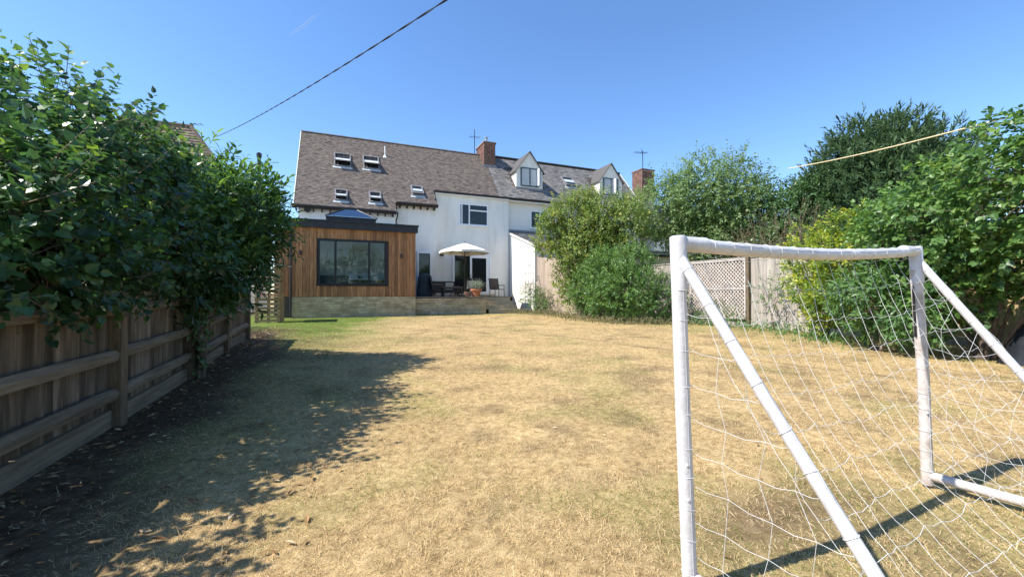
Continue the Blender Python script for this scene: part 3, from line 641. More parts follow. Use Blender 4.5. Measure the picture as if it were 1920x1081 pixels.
box('wall_body', K['render'], gw, -7.4, 13.0, 0, -3.3, 13.2, 1.75); box('wall_coping', K['coping'], gw, -7.45, 12.96, 1.752, -3.25, 13.24, 1.81)

# ------------------------------------------------------------------ left fence
FX = -1.68
fe = root('close_board_fence', (FX, 7, 0), 'dark weathered close board timber fence along the left of the lawn', 'fence')
py = [.72, 2.55, 4.31, 6.11, 7.83, 9.55]
fb = []
for v in range(5):   # feather-edge boards, thick on one side, thin on the other
    r = random.Random(v); n = 6; vs = []; fs = []
    for i in range(n + 1):
        z = i / n; wv = r.uniform(-.003, .003)
        vs += [(-.016, .050 + wv, z), (-.016, -.046 + wv, z), (-.010, -.046 + wv, z), (.014, .050 + wv, z)]
    for i in range(n):
        a = i * 4
        for k in range(4): fs.append((a + k, a + (k + 1) % 4, a + 4 + (k + 1) % 4, a + 4 + k))
    fs += [(3, 2, 1, 0), (n * 4, n * 4 + 1, n * 4 + 2, n * 4 + 3)]
    me = bpy.data.meshes.new('fence_board'); me.from_pydata(vs, [], fs); me.materials.append(K['fence']); fb.append(me)
for i, yy in enumerate(py):
    z = float(gz(FX + .1, yy))
    p = MB().box(FX - .01, yy - .055, z - .15, FX + .105, yy + .055, 1.06 + z * .5)
    p.build('post', K['post'], fe, bevel=.006)
    if i + 1 == len(py): break
    y0, y1 = yy + .057, py[i + 1] - .057; z1 = float(gz(FX + .1, py[i + 1]))
    for hgt, ww in ((.27, .085), (.58, .085), (.93, .075)):
        a, bq = Vector((FX + .035, y0, hgt + z)), Vector((FX + .035, y1, hgt + z1 + random.uniform(-.02, .02)))
        ap = [(0, -ww / 2), (.05, -ww / 2), (.062, 0.01), (.03, ww / 2), (0, ww / 2)]
        ml = MB(); nseg = 5
        vs = []
        for s_ in range(nseg + 1):
            c = a.lerp(bq, s_ / nseg); j = random.uniform(-.004, .004)
            vs += [(c.x + q[0] + j, c.y, c.z + q[1] + j) for q in ap]
        fs = [tuple(range(4, -1, -1)), tuple(nseg * 5 + k for k in range(5))] + [(s_ * 5 + k, s_ * 5 + (k + 1) % 5, s_ * 5 + 5 + (k + 1) % 5, s_ * 5 + 5 + k) for s_ in range(nseg) for k in range(5)]
        ml.add(vs, fs).build('rail', K['rail'], fe)
    zb = min(z, z1)
    MB().add([(FX + .012, y0, z - .12), (FX + .045, y0, z - .12), (FX + .045, y1, z1 - .12), (FX + .012, y1, z1 - .12), (FX + .012, y0, z + .14), (FX + .045, y0, z + .14), (FX + .045, y1, z1 + .14), (FX + .012, y1, z1 + .14)],
             [(0, 3, 2, 1), (4, 5, 6, 7), (0, 1, 5, 4), (1, 2, 6, 5), (2, 3, 7, 6), (3, 0, 4, 7)]).build('gravel_board', K['rail'], fe)
    nbd = 17; stp = (y1 - y0) / nbd
    for k in range(nbd):
        yb = y0 + (k + .5) * stp; zz = z + (z1 - z) * (k + .5) / nbd
        o = put(bpy.data.objects.new('fence_board', random.choice(fb)), (FX + .006 + random.uniform(-.004, .004), yb, zz + .12 + random.uniform(0, .015)), fe)
        o.scale = (1, stp / .104 * random.uniform(.93, .99), .93 + random.uniform(-.02, .02)); o.rotation_euler = (R(random.uniform(-.5, .5)), 0, 0)

# ------------------------------------------------------------------ right fence and trellis
RX = 11.62
fr = root('panel_fence', (RX, 9, 0), 'pale grey vertical board fence behind the shrubs on the right', 'fence')
y = 2.0; i = 0
while y < 14.5:
    wv = random.uniform(.118, .135)
    km = K['fence_y'] if y < 4.9 else K['post'] if 8.95 < y < 11.1 else K['fence_r']  # darker boards behind the trellis stand for the dark seen through its gaps
    o = piece('board', km, fr, RX - random.uniform(0, .008), y, .16, RX + .022, y + wv - .004, 2.10 + random.uniform(-.012, .012))
    y += wv; i += 1
for y in np.arange(2.0, 14.9, 1.83):
    piece('post', K['fence_r'], fr, RX + .025, y - .05, -.1, RX + .125, y + .05, 2.16)
for y in np.arange(2.0, 14.0, 1.83):
    piece('capping', K['fence_r'], fr, RX - .03, y, 2.115, RX + .05, y + 1.82, 2.145); piece('gravel_board', K['fence_r'], fr, RX - .01, y, -.05, RX + .03, y + 1.82, .157)
fr2 = root('tall_board_fence', (10.7, 17, 0), 'taller pinkish board fence running from the lean-to behind the climber', 'fence')
nB = 40
for k in range(nB):
    t_ = (k + .5) / nB; xx = 9.78 + 1.82 * t_; yy = 19.75 - 5.2 * t_
    o = piece('board', K['fence_p'], fr2, xx - .011, yy - .067, .02, xx + .011, yy + .067, 2.92 - .62 * t_ + random.uniform(-.01, .01)); o.rotation_euler = (0, 0, math.atan2(1.82, 5.2))
for k in range(4):
    t_ = k / 3; piece('post', K['fence_p'], fr2, 9.82 + 1.82 * t_, 19.78 - 5.2 * t_, -.05, 9.92 + 1.82 * t_, 19.88 - 5.2 * t_, 3.0 - .62 * t_)
tr = root('trellis_panel', (RX - .1, 10, 0), 'grey diagonal lattice trellis panel against the right fence', 'trellis')
TX, ty0, ty1, tz0, tz1 = RX - .075, 8.98, 11.15, .22, 2.10
for (a0, b0, a1, b1) in ((ty0, tz0, ty0 + .05, tz1), (ty1 - .05, tz0, ty1, tz1), (ty0 + .05, tz0, ty1 - .05, tz0 + .05), (ty0 + .05, tz1 - .05, ty1 - .05, tz1), (ty0 + .05, 1.14, ty1 - .05, 1.19)):
    piece('frame', K['trellis'], tr, TX - .012, a0, b0, TX + .03, a1, b1)
def clipline(c, sgn, y0, y1, z0, z1):
    pts = []   # line z = sgn*(y) + c
    for y in (y0, y1):
        z = sgn * y + c
        if z0 <= z <= z1: pts.append((y, z))
    for z in (z0, z1):
        y = (z - c) / sgn
        if y0 <= y <= y1: pts.append((y, z))
    pts = sorted(set((round(p[0], 4), round(p[1], 4)) for p in pts))
    return (pts[0], pts[-1]) if len(pts) > 1 and pts[-1][0] - pts[0][0] > .05 else None
for sgn, dx in ((1, 0.004), (-1, .016)):
    lo_ = tz0 - sgn * (ty1 if sgn > 0 else ty0); hi_ = tz1 - sgn * (ty0 if sgn > 0 else ty1)
    c = lo_
    while c < hi_:
        q = clipline(c, sgn, ty0 + .03, ty1 - .03, tz0 + .03, tz1 - .03)
        if q: MB().bar((TX + dx, *q[0]), (TX + dx, *q[1]), .030, .008, up=(1, 0, 0)).build('slat', K['trellis'], tr)
        c += .125
MB().box(TX - .03, 8.86, 0, TX + .05, 8.95, 2.16).build('trellis_post', K['post'], tr)

# ------------------------------------------------------------------ pallet store by the house
ps = root('pallet_store', (-2.1, 16.9, 0), 'log store knocked together from pallets beside the timber extension', 'store')
zb = float(gz(-2, 16.7))
for i, z in enumerate((.03, .16, .31, .46, .61, .76)):
    piece('slat', K['pallet'], ps, -2.62, 16.60 + random.uniform(0, .02), z + zb, -1.84, 16.64, z + .095 + zb)
for i, z in enumerate((.92, 1.07, 1.20, 1.36, 1.50, 1.66, 1.80)):
    piece('slat', K['pallet'], ps, -2.62, 16.78 + random.uniform(0, .02), z, -1.88, 16.82, z + .09)
for xx in (-2.60, -2.25, -1.94): piece('upright', K['pallet'], ps, xx, 16.645, 0, xx + .09, 16.74, .86); piece('upright', K['pallet'], ps, xx, 16.825, .86, xx + .08, 16.9, 1.93)
for i in range(6): piece('side_board', K['pallet'], ps, -1.865, 16.66 + i * .2, zb, -1.83, 16.66 + i * .2 + .12, .86)
for i, z in enumerate((.9, 1.1, 1.3, 1.5, 1.7)): piece('side_slat', K['pallet'], ps, -1.89, 16.84, z, -1.86, 17.8, z + .09)
piece('shelf_board', K['pallet'], ps, -2.64, 16.58, .862, -1.80, 17.0, .9)
cor = MB(); nC = 26
for k in range(nC + 1):
    yy = 16.55 + 1.5 * k / nC; zz = 2.02 + .018 * math.sin(k * 1.6) + .05 * k / nC
    cor.v += [(-2.85, yy, zz + .1), (-1.62, yy, zz - .03), (-2.85, yy, zz + .092), (-1.62, yy, zz - .038)]
for k in range(nC):
    a = k * 4; cor.f += [(a, a + 1, a + 5, a + 4), (a + 2, a + 6, a + 7, a + 3), (a + 1, a + 3, a + 7, a + 5)]
cor.build('corrugated_roof', K['steel'], ps)

# ------------------------------------------------------------------ patio furniture
DZ = .842
pa = root('patio_parasol', (6.2, 21.2, DZ), 'open cream parasol standing on the deck', 'parasol')
cv = MB(); rim = 1.36; n = 8; cz = 3.66
top = (6.2, 21.2, cz)
for k in range(n):
    a0, a1 = 2 * math.pi * (k + .5) / n, 2 * math.pi * (k + 1.5) / n
    def rp_(a, r, z): return (6.2 + r * math.cos(a), 21.2 + r * math.sin(a), z)
    p0, p1 = rp_(a0, rim, 3.20), rp_(a1, rim, 3.20); am = (a0 + a1) / 2; q = rp_(am, rim * .93, 3.235)
    m0, m1 = rp_(a0, rim * .5, 3.455), rp_(a1, rim * .5, 3.455); mm_ = rp_(am, rim * .47, 3.435)
    dn = lambda p: (p[0], p[1], p[2] - .11)
    cv.add([top, m0, mm_, m1, p0, q, p1, dn(p0), dn(q), dn(p1)], [(0, 1, 2), (0, 2, 3), (1, 4, 5, 2), (2, 5, 6, 3), (4, 7, 8, 5), (5, 8, 9, 6)])
co = cv.build('canopy', K['canvas'], pa)
MB().tube([(6.2, 21.2, DZ + .06), (6.2, 21.2, 3.62)], .024, 8).build('pole', K['pole'], pa)
for k in range(n):
    a = 2 * math.pi * (k + .5) / n
    MB().tube([(6.2, 21.2, 3.60), (6.2 + rim * .97 * math.cos(a), 21.2 + rim * .97 * math.sin(a), 3.18)], .011, 5).build('rib', K['pole'], pa)
    MB().tube([(6.2, 21.2, 3.02), (6.2 + .62 * math.cos(a), 21.2 + .62 * math.sin(a), 3.385)], .009, 5).build('strut', K['pole'], pa)
MB().lathe((6.2, 21.2, DZ), [(.26, 0), (.26, .05), (.05, .08)], 16).build('base', K['pole'], pa)
MB().lathe((6.2, 21.2, 3.66), [(.03, 0), (.035, .05), (.01, .09)], 10).build('finial', K['pole'], pa)
def bench_set(x, y, rz_, label, ln=1.5):
    o = root('outdoor_sofa', (x, y, DZ), label, 'sofa')
    c, s = math.cos(rz_), math.sin(rz_)
    def B(nm, mt, a0, b0, z0, a1, b1, z1, bev=.0):
        mb = MB().box(a0, b0, z0, a1, b1, z1); mb.v = [(x + p[0] * c - p[1] * s, y + p[0] * s + p[1] * c, p[2] + DZ) for p in mb.v]; return mb.build(nm, mt, o, bevel=bev)
    h = ln / 2
    B('seat', K['rattan'], -h, -.32, .18, h, .32, .34); B('backrest', K['rattan'], -h, .26, .345, h, .35, .82)
    B('armrest', K['rattan'], -h - .09, -.32, .12, -h - .002, .35, .6); B('armrest', K['rattan'], h + .002, -.32, .12, h + .09, .35, .6)
    for a in (-h - .05, h): 
        for bq in (-.30, .28): B('leg', K['pole'], a, bq, 0, a + .05, bq + .05, .119)
    B('cushion', K['cushion'], h - .55, .12, .345, h - .1, .25, .74, .04)
    return o
bench_set(5.25, 22.2, 0, 'dark rattan sofa with a beige cushion against the white wall', 1.5)
def slat_table(x, y, lx, ly, hgt, label, name='low_table'):
    o = root(name, (x, y, DZ), label, 'table')
    k = int(ly / .11)
    for i in range(k): piece('top_slat', K['teak'], o, x - lx / 2, y - ly / 2 + i * ly / k, DZ + hgt - .03, x + lx / 2, y - ly / 2 + (i + 1) * ly / k - .015, DZ + hgt)
    MB().box(x - lx / 2 + .04, y - ly / 2 + .03, DZ + hgt - .1, x + lx / 2 - .04, y - ly / 2 + .06, DZ + hgt - .031).box(x - lx / 2 + .04, y + ly / 2 - .06, DZ + hgt - .1, x + lx / 2 - .04, y + ly / 2 - .03, DZ + hgt - .031).build('apron', K['rattan'], o)
    for sx in (-1, 1):
        for sy in (-1, 1): box('leg', K['rattan'], o, x + sx * (lx / 2 - .06) - .03, y + sy * (ly / 2 - .06) - .03, DZ, x + sx * (lx / 2 - .06) + .03, y + sy * (ly / 2 - .06) + .03, DZ + hgt - .101)
slat_table(5.45, 21.0, 1.05, .62, .50, 'slatted timber coffee table in front of the rattan sofa')
def chair(x, y, rz_, label, cush=True):
    o = root('garden_chair', (x, y, DZ), label, 'chair')
    c, s = math.cos(rz_), math.sin(rz_)
    T = lambda p: (x + p[0] * c - p[1] * s, y + p[0] * s + p[1] * c, p[2] + DZ)
    def bx(nm, mt, *a, bev=0):
        mb = MB().box(*a); mb.v = [T(p) for p in mb.v]; mb.build(nm, mt, o, bevel=bev)
    bx('seat', K['rattan'], -.28, -.28, .36, .28, .25, .40)
    mb = MB().add([(-.28, .24, .401), (.28, .24, .401), (.28, .27, .401), (-.28, .27, .401), (-.28, .38, 1.0), (.28, .38, 1.0), (.28, .41, 1.0), (-.28, .41, 1.0)], [(0, 3, 2, 1), (4, 5, 6, 7), (0, 1, 5, 4), (1, 2, 6, 5), (2, 3, 7, 6), (3, 0, 4, 7)])
    mb.v = [T(p) for p in mb.v]; mb.build('backrest', K['rattan'], o)
    for sx in (-1, 1):
        MB().tube([T((sx * .30, -.27, 0)), T((sx * .30, -.26, .6))], .018, 6).build('leg', K['pole'], o)
        MB().tube([T((sx * .30, .30, 0)), T((sx * .30, .26, .4)), T((sx * .30, .40, 1.02))], .018, 6).build('leg', K['pole'], o)
        MB().tube([T((sx * .30, -.29, .605)), T((sx * .30, .31, .62))], .022, 6).build('armrest', K['teak'], o)
    if cush: bx('cushion', K['cushion'], -.24, .05, .405, .24, .2, .85, bev=.05)
chair(8.22, 21.7, R(12), 'dark sling chair by the patio doors near the steps', False)
chair(6.75, 21.75, R(-18), 'dark chair with pale cushion under the parasol')
chair(4.75, 21.15, R(80), 'dark garden chair beside the covered barbecue', False)
bb = root('covered_barbecue', (4.2, 21.7, DZ), 'barbecue under a dark blue grey cover beside the timber extension', 'barbecue')
prof = [(.36, .02), (.37, .35), (.35, .75), (.33, 1.0), (.25, 1.15), (.10, 1.21), (.0, 1.22)]
cvb = MB(); n = 20
for r, z in prof:
    for k in range(n):
        a = 2 * math.pi * k / n; rr = r * (1 + .05 * math.sin(5 * a + z * 3)) * (1 / max(abs(math.cos(a)), abs(math.sin(a))) * .35 + .65)
        cvb.v.append((4.2 + rr * math.cos(a) * 1.05, 21.7 + rr * .8 * math.sin(a), DZ + z))
for i in range(len(prof) - 1):
    for k in range(n): cvb.f.append((i * n + k, i * n + (k + 1) % n, (i + 1) * n + (k + 1) % n, (i + 1) * n + k))
cvb.build('cover', K['cover'], bb, smooth=True)
for a in (-.25, .25): MB().lathe((4.2 + a, 21.7, DZ), [(.04, 0), (.04, .06)], 8).build('wheel', K['black'], bb)

# ------------------------------------------------------------------ foliage tools
TM = {  # leaf outlines: x across, y along, z out; triangles
    'heart': (np.array([(0, 0, 0), (-.40, .22, .07), (-.36, .55, .06), (0, 1, -.10), (.36, .55, .06), (.40, .22, .07), (0, .42, -.03)]), np.array([(6, 0, 5), (6, 5, 4), (6, 4, 3), (6, 3, 2), (6, 2, 1), (6, 1, 0)])),
    'lance': (np.array([(0, 0, 0), (-.15, .35, .05), (-.13, .7, .02), (0, 1, -.09), (.13, .7, .02), (.15, .35, .05), (0, .5, -.02)]), np.array([(6, 0, 5), (6, 5, 4), (6, 4, 3), (6, 3, 2), (6, 2, 1), (6, 1, 0)])),
    'oval': (np.array([(0, 0, 0), (-.27, .45, .07), (0, 1, -.06), (.27, .45, .07)]), np.array([(0, 3, 2), (0, 2, 1)])),
    'spray': (np.array([(0, 0, 0), (-.13, .4, 0), (0, 1, .03), (.13, .5, 0)]), np.array([(0, 3, 2), (0, 2, 1)])),
    'blade': (np.array([(-.05, 0, 0), (.05, 0, 0), (.03, .6, .05), (0, 1, .16)]), np.array([(0, 1, 2), (0, 2, 3)])),
}
def leaves(P, D, Nn, size, tm):
    """P points, D direction of each leaf, Nn rough facing"""
    D = nrm(D); X_ = nrm(np.cross(D, Nn)); Nn = np.cross(X_, D); tv, tf = TM[tm]
    V = P[:, None, :] + size[:, None, None] * (tv[None, :, 0:1] * X_[:, None, :] + tv[None, :, 1:2] * D[:, None, :] + tv[None, :, 2:3] * Nn[:, None, :])
    k = len(tv); F = tf[None] + (np.arange(len(P)) * k)[:, None, None]
    return V.reshape(-1, 3), F.reshape(-1, 3), len(tf)
def crown(name, parent, lobes, shoots, per, L_, size, tm, mt, seed, upb=.5, shell=.55, spread=.9, tint=.5, tvar=.2, tiptint=.0, keep=None, droop=0.0, toplight=0.0):
    g = np.random.default_rng(seed)
    lob = np.array([[*c, *r] for c, r in lobes]); wgt = (lob[:, 3] * lob[:, 4] + lob[:, 4] * lob[:, 5] + lob[:, 3] * lob[:, 5]); wgt = wgt / wgt.sum()
    li = g.choice(len(lob), shoots, p=wgt); d = nrm(g.normal(size=(shoots, 3)))
    rho = (g.uniform(shell ** 3, 1, shoots)) ** (1 / 3)
    # ragged outline: radius varies with direction
    bump = 1 + .20 * np.sin(d[:, 0] * 5 + seed) * np.sin(d[:, 1] * 6 + seed * 2) * np.sin(d[:, 2] * 5 + 1) + g.normal(0, .06, shoots)
    O = lob[li, :3] + d * lob[li, 3:] * (rho * bump)[:, None]
    if keep is not None:
        kk = keep(O); O = O[kk]; d = d[kk]; li = li[kk]
    n = len(O)
    out = nrm(d / lob[li, 3:]); sd_ = nrm(out + upb * np.array([0, 0, 1.0]) + g.normal(0, .45, (n, 3)) - droop * np.array([0, 0, 1.0]))
    ln = L_ * g.uniform(.5, 1.25, n); st_t = g.normal(tint, tvar * .7, n) + toplight * np.clip(out[:, 2], -1, 1)  # upward-facing shoots tinted paler: light from above put into the leaf colour
    ax = nrm(np.cross(sd_, g.normal(size=(n, 3)))); ay = np.cross(sd_, ax)
    kf = (np.arange(per) + .5) / per; ph = np.arange(per) * 2.4
    P = O[:, None, :] + sd_[:, None, :] * (ln[:, None] * kf[None])[:, :, None]
    ang = ph[None] + g.uniform(0, 6.28, (n, 1)) + g.normal(0, .3, (n, per))
    rad = ax[:, None, :] * np.cos(ang)[..., None] + ay[:, None, :] * np.sin(ang)[..., None]
    op = (spread * (1.15 - .6 * kf))[None, :, None]
    D = sd_[:, None, :] * (1 - .55 * op) + rad * op + g.normal(0, .15, (n, per, 3)) - np.array([0, 0, .18 + droop * .4])
    Nn = sd_[:, None, :] + .7 * np.array([0, 0, 1.0]) + g.normal(0, .35, (n, per, 3))
    sz = size * g.uniform(.6, 1.15, (n, per)) * (1.0 - .25 * kf[None])
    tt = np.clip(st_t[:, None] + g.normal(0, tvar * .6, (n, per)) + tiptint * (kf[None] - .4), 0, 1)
    V, F, kq = leaves(P.reshape(-1, 3), D.reshape(-1, 3), Nn.reshape(-1, 3), sz.ravel(), tm)
    o = np_mesh(name, V, F, mt, parent, np.repeat(tt.ravel(), kq))
    return o, O, sd_, ln
def limbs(parent, base, lobes, O, seed, r0, ntwig, mt, name='trunk', twigr=.006):
    g = random.Random(seed); mb = MB(); b0 = Vector(base)
    for c, r in lobes:
        c = Vector(c); mid = b0.lerp(c, .5) + Vector((g.uniform(-.15, .15), g.uniform(-.15, .15), g.uniform(-.05, .1)))
        mb.tube([b0 + Vector((g.uniform(-.05, .05), g.uniform(-.05, .05), -.1)), b0.lerp(mid, .5) + Vector((g.uniform(-.05, .05), g.uniform(-.05, .05), 0)), mid, c], [r0, r0 * .8, r0 * .55, r0 * .25], 7)
    idx = [g.randrange(len(O)) for _ in range(ntwig)]
    for i in idx:
        p = Vector(O[i]); c = min((Vector(q[0]) for q in lobes), key=lambda q: (q - p).length)
        m_ = c.lerp(p, .5) + Vector((g.uniform(-.1, .1), g.uniform(-.1, .1), g.uniform(-.06, .12)))
        mb.tube([c, m_, p], [twigr * 2, twigr * 1.4, twigr * .6], 4, cap=False)
    return mb.build(name, mt, parent, smooth=True)
def stems(parent, O, sd_, ln, frac, mt, seed, r=.003):
    g = random.Random(seed); mb = MB()
    for i in range(len(O)):
        if g.random() < frac:
            mb.tube([Vector(O[i]) - Vector(sd_[i]) * .1, Vector(O[i]) + Vector(sd_[i]) * float(ln[i])], [r, r * .5], 3, cap=False)
    return mb.build('twigs', mt, parent, kind='stuff')
def plant(name, base, label, cat, lobes, shoots, per, L_, size, tm, mt, seed, r0=.05, ntwig=60, tw=.25, group=None, **k):
    o = root(name, base, label, cat, group)
    cr, O, sd_, ln = crown('crown', o, lobes, shoots, per, L_, size, tm, mt, seed, **k)
    limbs(o, base, lobes, O, seed, r0, ntwig, K['bark'] if r0 > .03 else K['twig'])
    if tw: stems(o, O, sd_, ln, tw, K['twig'], seed)
    return o

# ---- left boundary hedge
lil = [((-2.05, 4.6, 2.08), (.72, 1.0, .68)), ((-1.80, 3.5, 1.45), (.52, .75, .58)), ((-2.1, 5.4, 2.05), (.70, .7, .64)), ((-1.90, 2.3, 1.12), (.45, .75, .42)), ((-1.62, 3.7, 1.25), (.34, .95, .34)), ((-1.65, 5.1, 1.55), (.42, .8, .5)), ((-2.9, 4.7, 1.6), (.8, 1.3, .8)), ((-2.4, 4.0, 1.4), (.5, 1.2, .6))]
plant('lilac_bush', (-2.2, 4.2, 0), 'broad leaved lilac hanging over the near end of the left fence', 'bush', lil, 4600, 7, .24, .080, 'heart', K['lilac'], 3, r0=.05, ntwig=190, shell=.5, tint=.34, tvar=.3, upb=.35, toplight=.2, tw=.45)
lau = [((-1.50, 6.7, 2.05), (.80, 1.0, .75)), ((-1.38, 7.15, 2.05), (.50, .65, .55)), ((-1.75, 5.9, 1.65), (.62, 1.0, .75)), ((-1.42, 6.4, 1.35), (.50, .75, .48)), ((-2.3, 7.0, 1.85), (.9, 1.3, .9)), ((-1.85, 7.5, 1.2), (.36, .45, .4))]
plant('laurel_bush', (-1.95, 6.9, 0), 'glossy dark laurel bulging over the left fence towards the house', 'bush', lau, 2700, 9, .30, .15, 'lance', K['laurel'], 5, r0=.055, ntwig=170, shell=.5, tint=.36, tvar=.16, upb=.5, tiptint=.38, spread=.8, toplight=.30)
far_l = [((-3.2, 9.6, 1.4), (1.0, 1.6, .9)), ((-3.6, 12.0, 1.3), (1.0, 1.5, .8))]
plant('garden_shrub', (-3.4, 10.8, 0), 'low dark shrubs behind the far end of the left fence', 'bush', far_l, 500, 7, .3, .12, 'oval', K['ivy'], 6, r0=.04, ntwig=20, tw=0)
iv = root('ivy', (FX + .12, 6.2, 0), 'ivy wrapped trunk on the third fence post under the laurel', 'ivy')
iO = np.stack([rng.normal(FX + .15, .05, 420), rng.normal(6.10, .10, 420), rng.uniform(.0, 1.0, 420) ** .6 * 1.1 + .05], -1)
iD = rng.normal(0, 1, (420, 3)) - np.array([0, 0, .8]); iN = np.array([1, -.3, .2]) + rng.normal(0, .4, (420, 3))
V, F, kq = leaves(iO, iD, iN, rng.uniform(.04, .075, 420), 'heart'); np_mesh('foliage', V, F, K['ivy'], iv, np.repeat(np.clip(rng.normal(.3, .2, 420), 0, 1), kq))
MB().tube([(FX + .14, 6.12, -.05), (FX + .15, 6.15, .4), (FX + .11, 6.08, .8), (FX + .05, 6.12, 1.2)], [.07, .06, .055, .045], 8).build('stem', K['bark'], iv)

# ---- right side
plant('apple_tree', (10.3, 16.0, 0), 'tall straggly olive green tree in front of the slate roofed house', 'tree',
      [((9.9, 16.4, 4.3), (1.1, 1.1, 1.15)), ((10.9, 15.5, 4.2), (.95, 1.0, 1.3)), ((10.0, 15.6, 2.7), (1.1, 1.2, .9)), ((11.3, 14.4, 3.9), (.9, 1.0, 1.15)), ((9.1, 17.0, 3.5), (.8, .8, .75)), ((11.0, 14.9, 2.6), (1.0, 1.1, .9)), ((10.5, 16.3, 5.2), (.5, .5, .55)), ((8.9, 16.4, 4.3), (.5, .5, .4)), ((9.8, 16.3, 1.6), (.75, .9, 1.1)), ((10.2, 15.4, 3.4), (1.1, 1.1, 1.1))], 3500, 9, .46, .15, 'oval', K['olive'], 12, r0=.09, ntwig=150, shell=.4, tint=.52, tvar=.30, upb=.7, tw=.35)
plant('dense_shrub', (9.9, 12.8, 0), 'dense mid green shrub with arching shoots at the lawn edge right of the steps', 'bush',
      [((9.6, 12.2, 1.15), (1.0, 1.0, .95)), ((9.8, 13.5, 1.75), (.95, 1.0, 1.05)), ((10.4, 11.7, .9), (.9, .9, .85)), ((9.8, 14.8, 1.2), (.9, .9, 1.0)), ((10.2, 12.6, 2.1), (.8, .8, .7)), ((9.2, 13.1, .8), (.6, .7, .6))], 3000, 9, .30, .105, 'oval', K['shrub'], 14, r0=.05, ntwig=90, shell=.58, tint=.5, tvar=.26, upb=.45, tw=.15)
plant('rambling_climber', (10.7, 17.3, 0), 'yellowing climber against the pinkish fence beyond the steps', 'plant',
      [((10.5, 17.2, 1.2), (.5, .9, 1.0)), ((10.2, 16.4, 1.0), (.5, .7, .8))], 190, 8, .35, .09, 'oval', K['olive'], 15, r0=.02, ntwig=50, shell=.3, tint=.66, tvar=.25, tw=.8)
rs = plant('rose_bush', (9.25, 19.4, 0), 'small rose bush with pale blooms beside the garden steps', 'bush',
      [((9.15, 19.3, .95), (.55, .6, .6)), ((9.6, 18.8, .7), (.5, .6, .55)), ((9.2, 18.4, .4), (.45, .5, .4))], 420, 8, .24, .075, 'oval', K['shrub'], 16, r0=.02, ntwig=30, tint=.45, tw=.2)
bO = np.stack([rng.normal(9.0, .3, 40), rng.normal(18.95, .3, 40), rng.uniform(1.2, 1.6, 40)], -1)
V, F, kq = leaves(np.repeat(bO, 6, 0), rng.normal(0, 1, (240, 3)), np.array([-.6, -.6, .6]) + rng.normal(0, .4, (240, 3)), rng.uniform(.04, .07, 240), 'oval'); np_mesh('blooms', V, F, K['bloom'], rs, np.repeat(rng.random(240), kq))
obk = root('plant_obelisk', (9.3, 19.75, 0), 'thin wire obelisk with a climbing rose in front of the sunlit lean-to', 'plant support')
for k in range(4):
    a = R(45 + 90 * k); MB().tube([(9.3 + .24 * math.cos(a), 19.75 + .24 * math.sin(a), 0), (9.3 + .22 * math.cos(a), 19.75 + .22 * math.sin(a), 2.1), (9.3 + .13 * math.cos(a), 19.75 + .13 * math.sin(a), 2.4), (9.3, 19.75, 2.5)], .010, 5).build('wire', K['pole'], obk)
for z in (.8, 1.5, 2.05): MB().tube([(9.3 + .24 * math.cos(R(q)), 19.75 + .24 * math.sin(R(q)), z) for q in range(0, 361, 30)], .006, 4).build('hoop', K['pole'], obk)
plant('climbing_rose', (9.32, 19.7, 0), 'sparse dark leaved rose climbing the wire obelisk', 'plant', [((9.3, 19.7, 1.2), (.25, .25, .75))], 45, 7, .22, .075, 'oval', K['ivy'], 17, r0=.015, ntwig=10, shell=.2, tw=.6)
plant('ash_tree', (15.2, 14.3, 0), 'loose fresh green tree standing behind the trellis fence', 'tree',
      [((14.2, 14.9, 4.8), (1.7, 1.7, 1.6)), ((15.3, 13.6, 5.3), (1.9, 1.9, 1.8)), ((16.2, 12.9, 4.4), (1.6, 1.6, 1.9)), ((15.5, 13.4, 3.2), (1.6, 1.6, 1.2))], 4200, 9, .55, .165, 'oval', K['ash'], 20, r0=.13, ntwig=150, shell=.45, tint=.5, tvar=.2, upb=.3, droop=.25, tw=.2)
plant('ivy_clad_tree', (16.9, 11.3, 0), 'dark ivy clad tree between the loose green tree and the conifer', 'tree',
      [((16.9, 11.2, 4.0), (1.3, 1.3, 1.5)), ((16.6, 10.3, 3.6), (1.3, 1.3, 1.6)), ((17.3, 10.1, 4.5), (1.1, 1.1, 1.3)), ((16.2, 11.3, 2.6), (1.4, 1.4, 1.2))], 2300, 8, .4, .18, 'oval', K['ivy'], 21, r0=.14, ntwig=40, tint=.45, tvar=.2, tw=0)
cn = root('conifer_tree', (18.2, 8.9, 0), 'tall dark feathery conifer on the right skyline', 'tree')
clob = [((18.2, 8.7, 4.0), (2.4, 2.4, 2.0)), ((18.1, 8.9, 5.4), (1.7, 1.7, 1.45)), ((18.6, 7.5, 4.9), (1.4, 1.4, 1.5)), ((17.9, 9.8, 4.9), (1.2, 1.2, 1.4)), ((18.0, 9.3, 6.55), (.75, .75, .75)), ((18.4, 8.2, 6.45), (.8, .8, .75)), ((17.9, 8.2, 2.8), (2.4, 2.4, 1.4))]
cr, O, sd_, ln = crown('crown', cn, clob, 4600, 15, .55, .27, 'spray', K['conifer'], 22, upb=.75, shell=.6, spread=.55, tint=.45, tvar=.22)
limbs(cn, (18.2, 8.9, 0), clob, O, 22, .16, 60, K['bark'])
plant('seeding_bush', (13.3, 8.9, 0), 'brownish bush going to seed above the fence', 'bush',
      [((13.2, 9.4, 2.6), (.9, .9, .8)), ((13.1, 8.3, 2.7), (.8, .9, .9)), ((13.3, 10.4, 2.3), (.9, .8, .8))], 520, 9, .5, .085, 'spray', K['brownbush'], 23, r0=.03, ntwig=60, shell=.35, upb=1.0, spread=.6, tint=.55, tvar=.25, tw=.5)
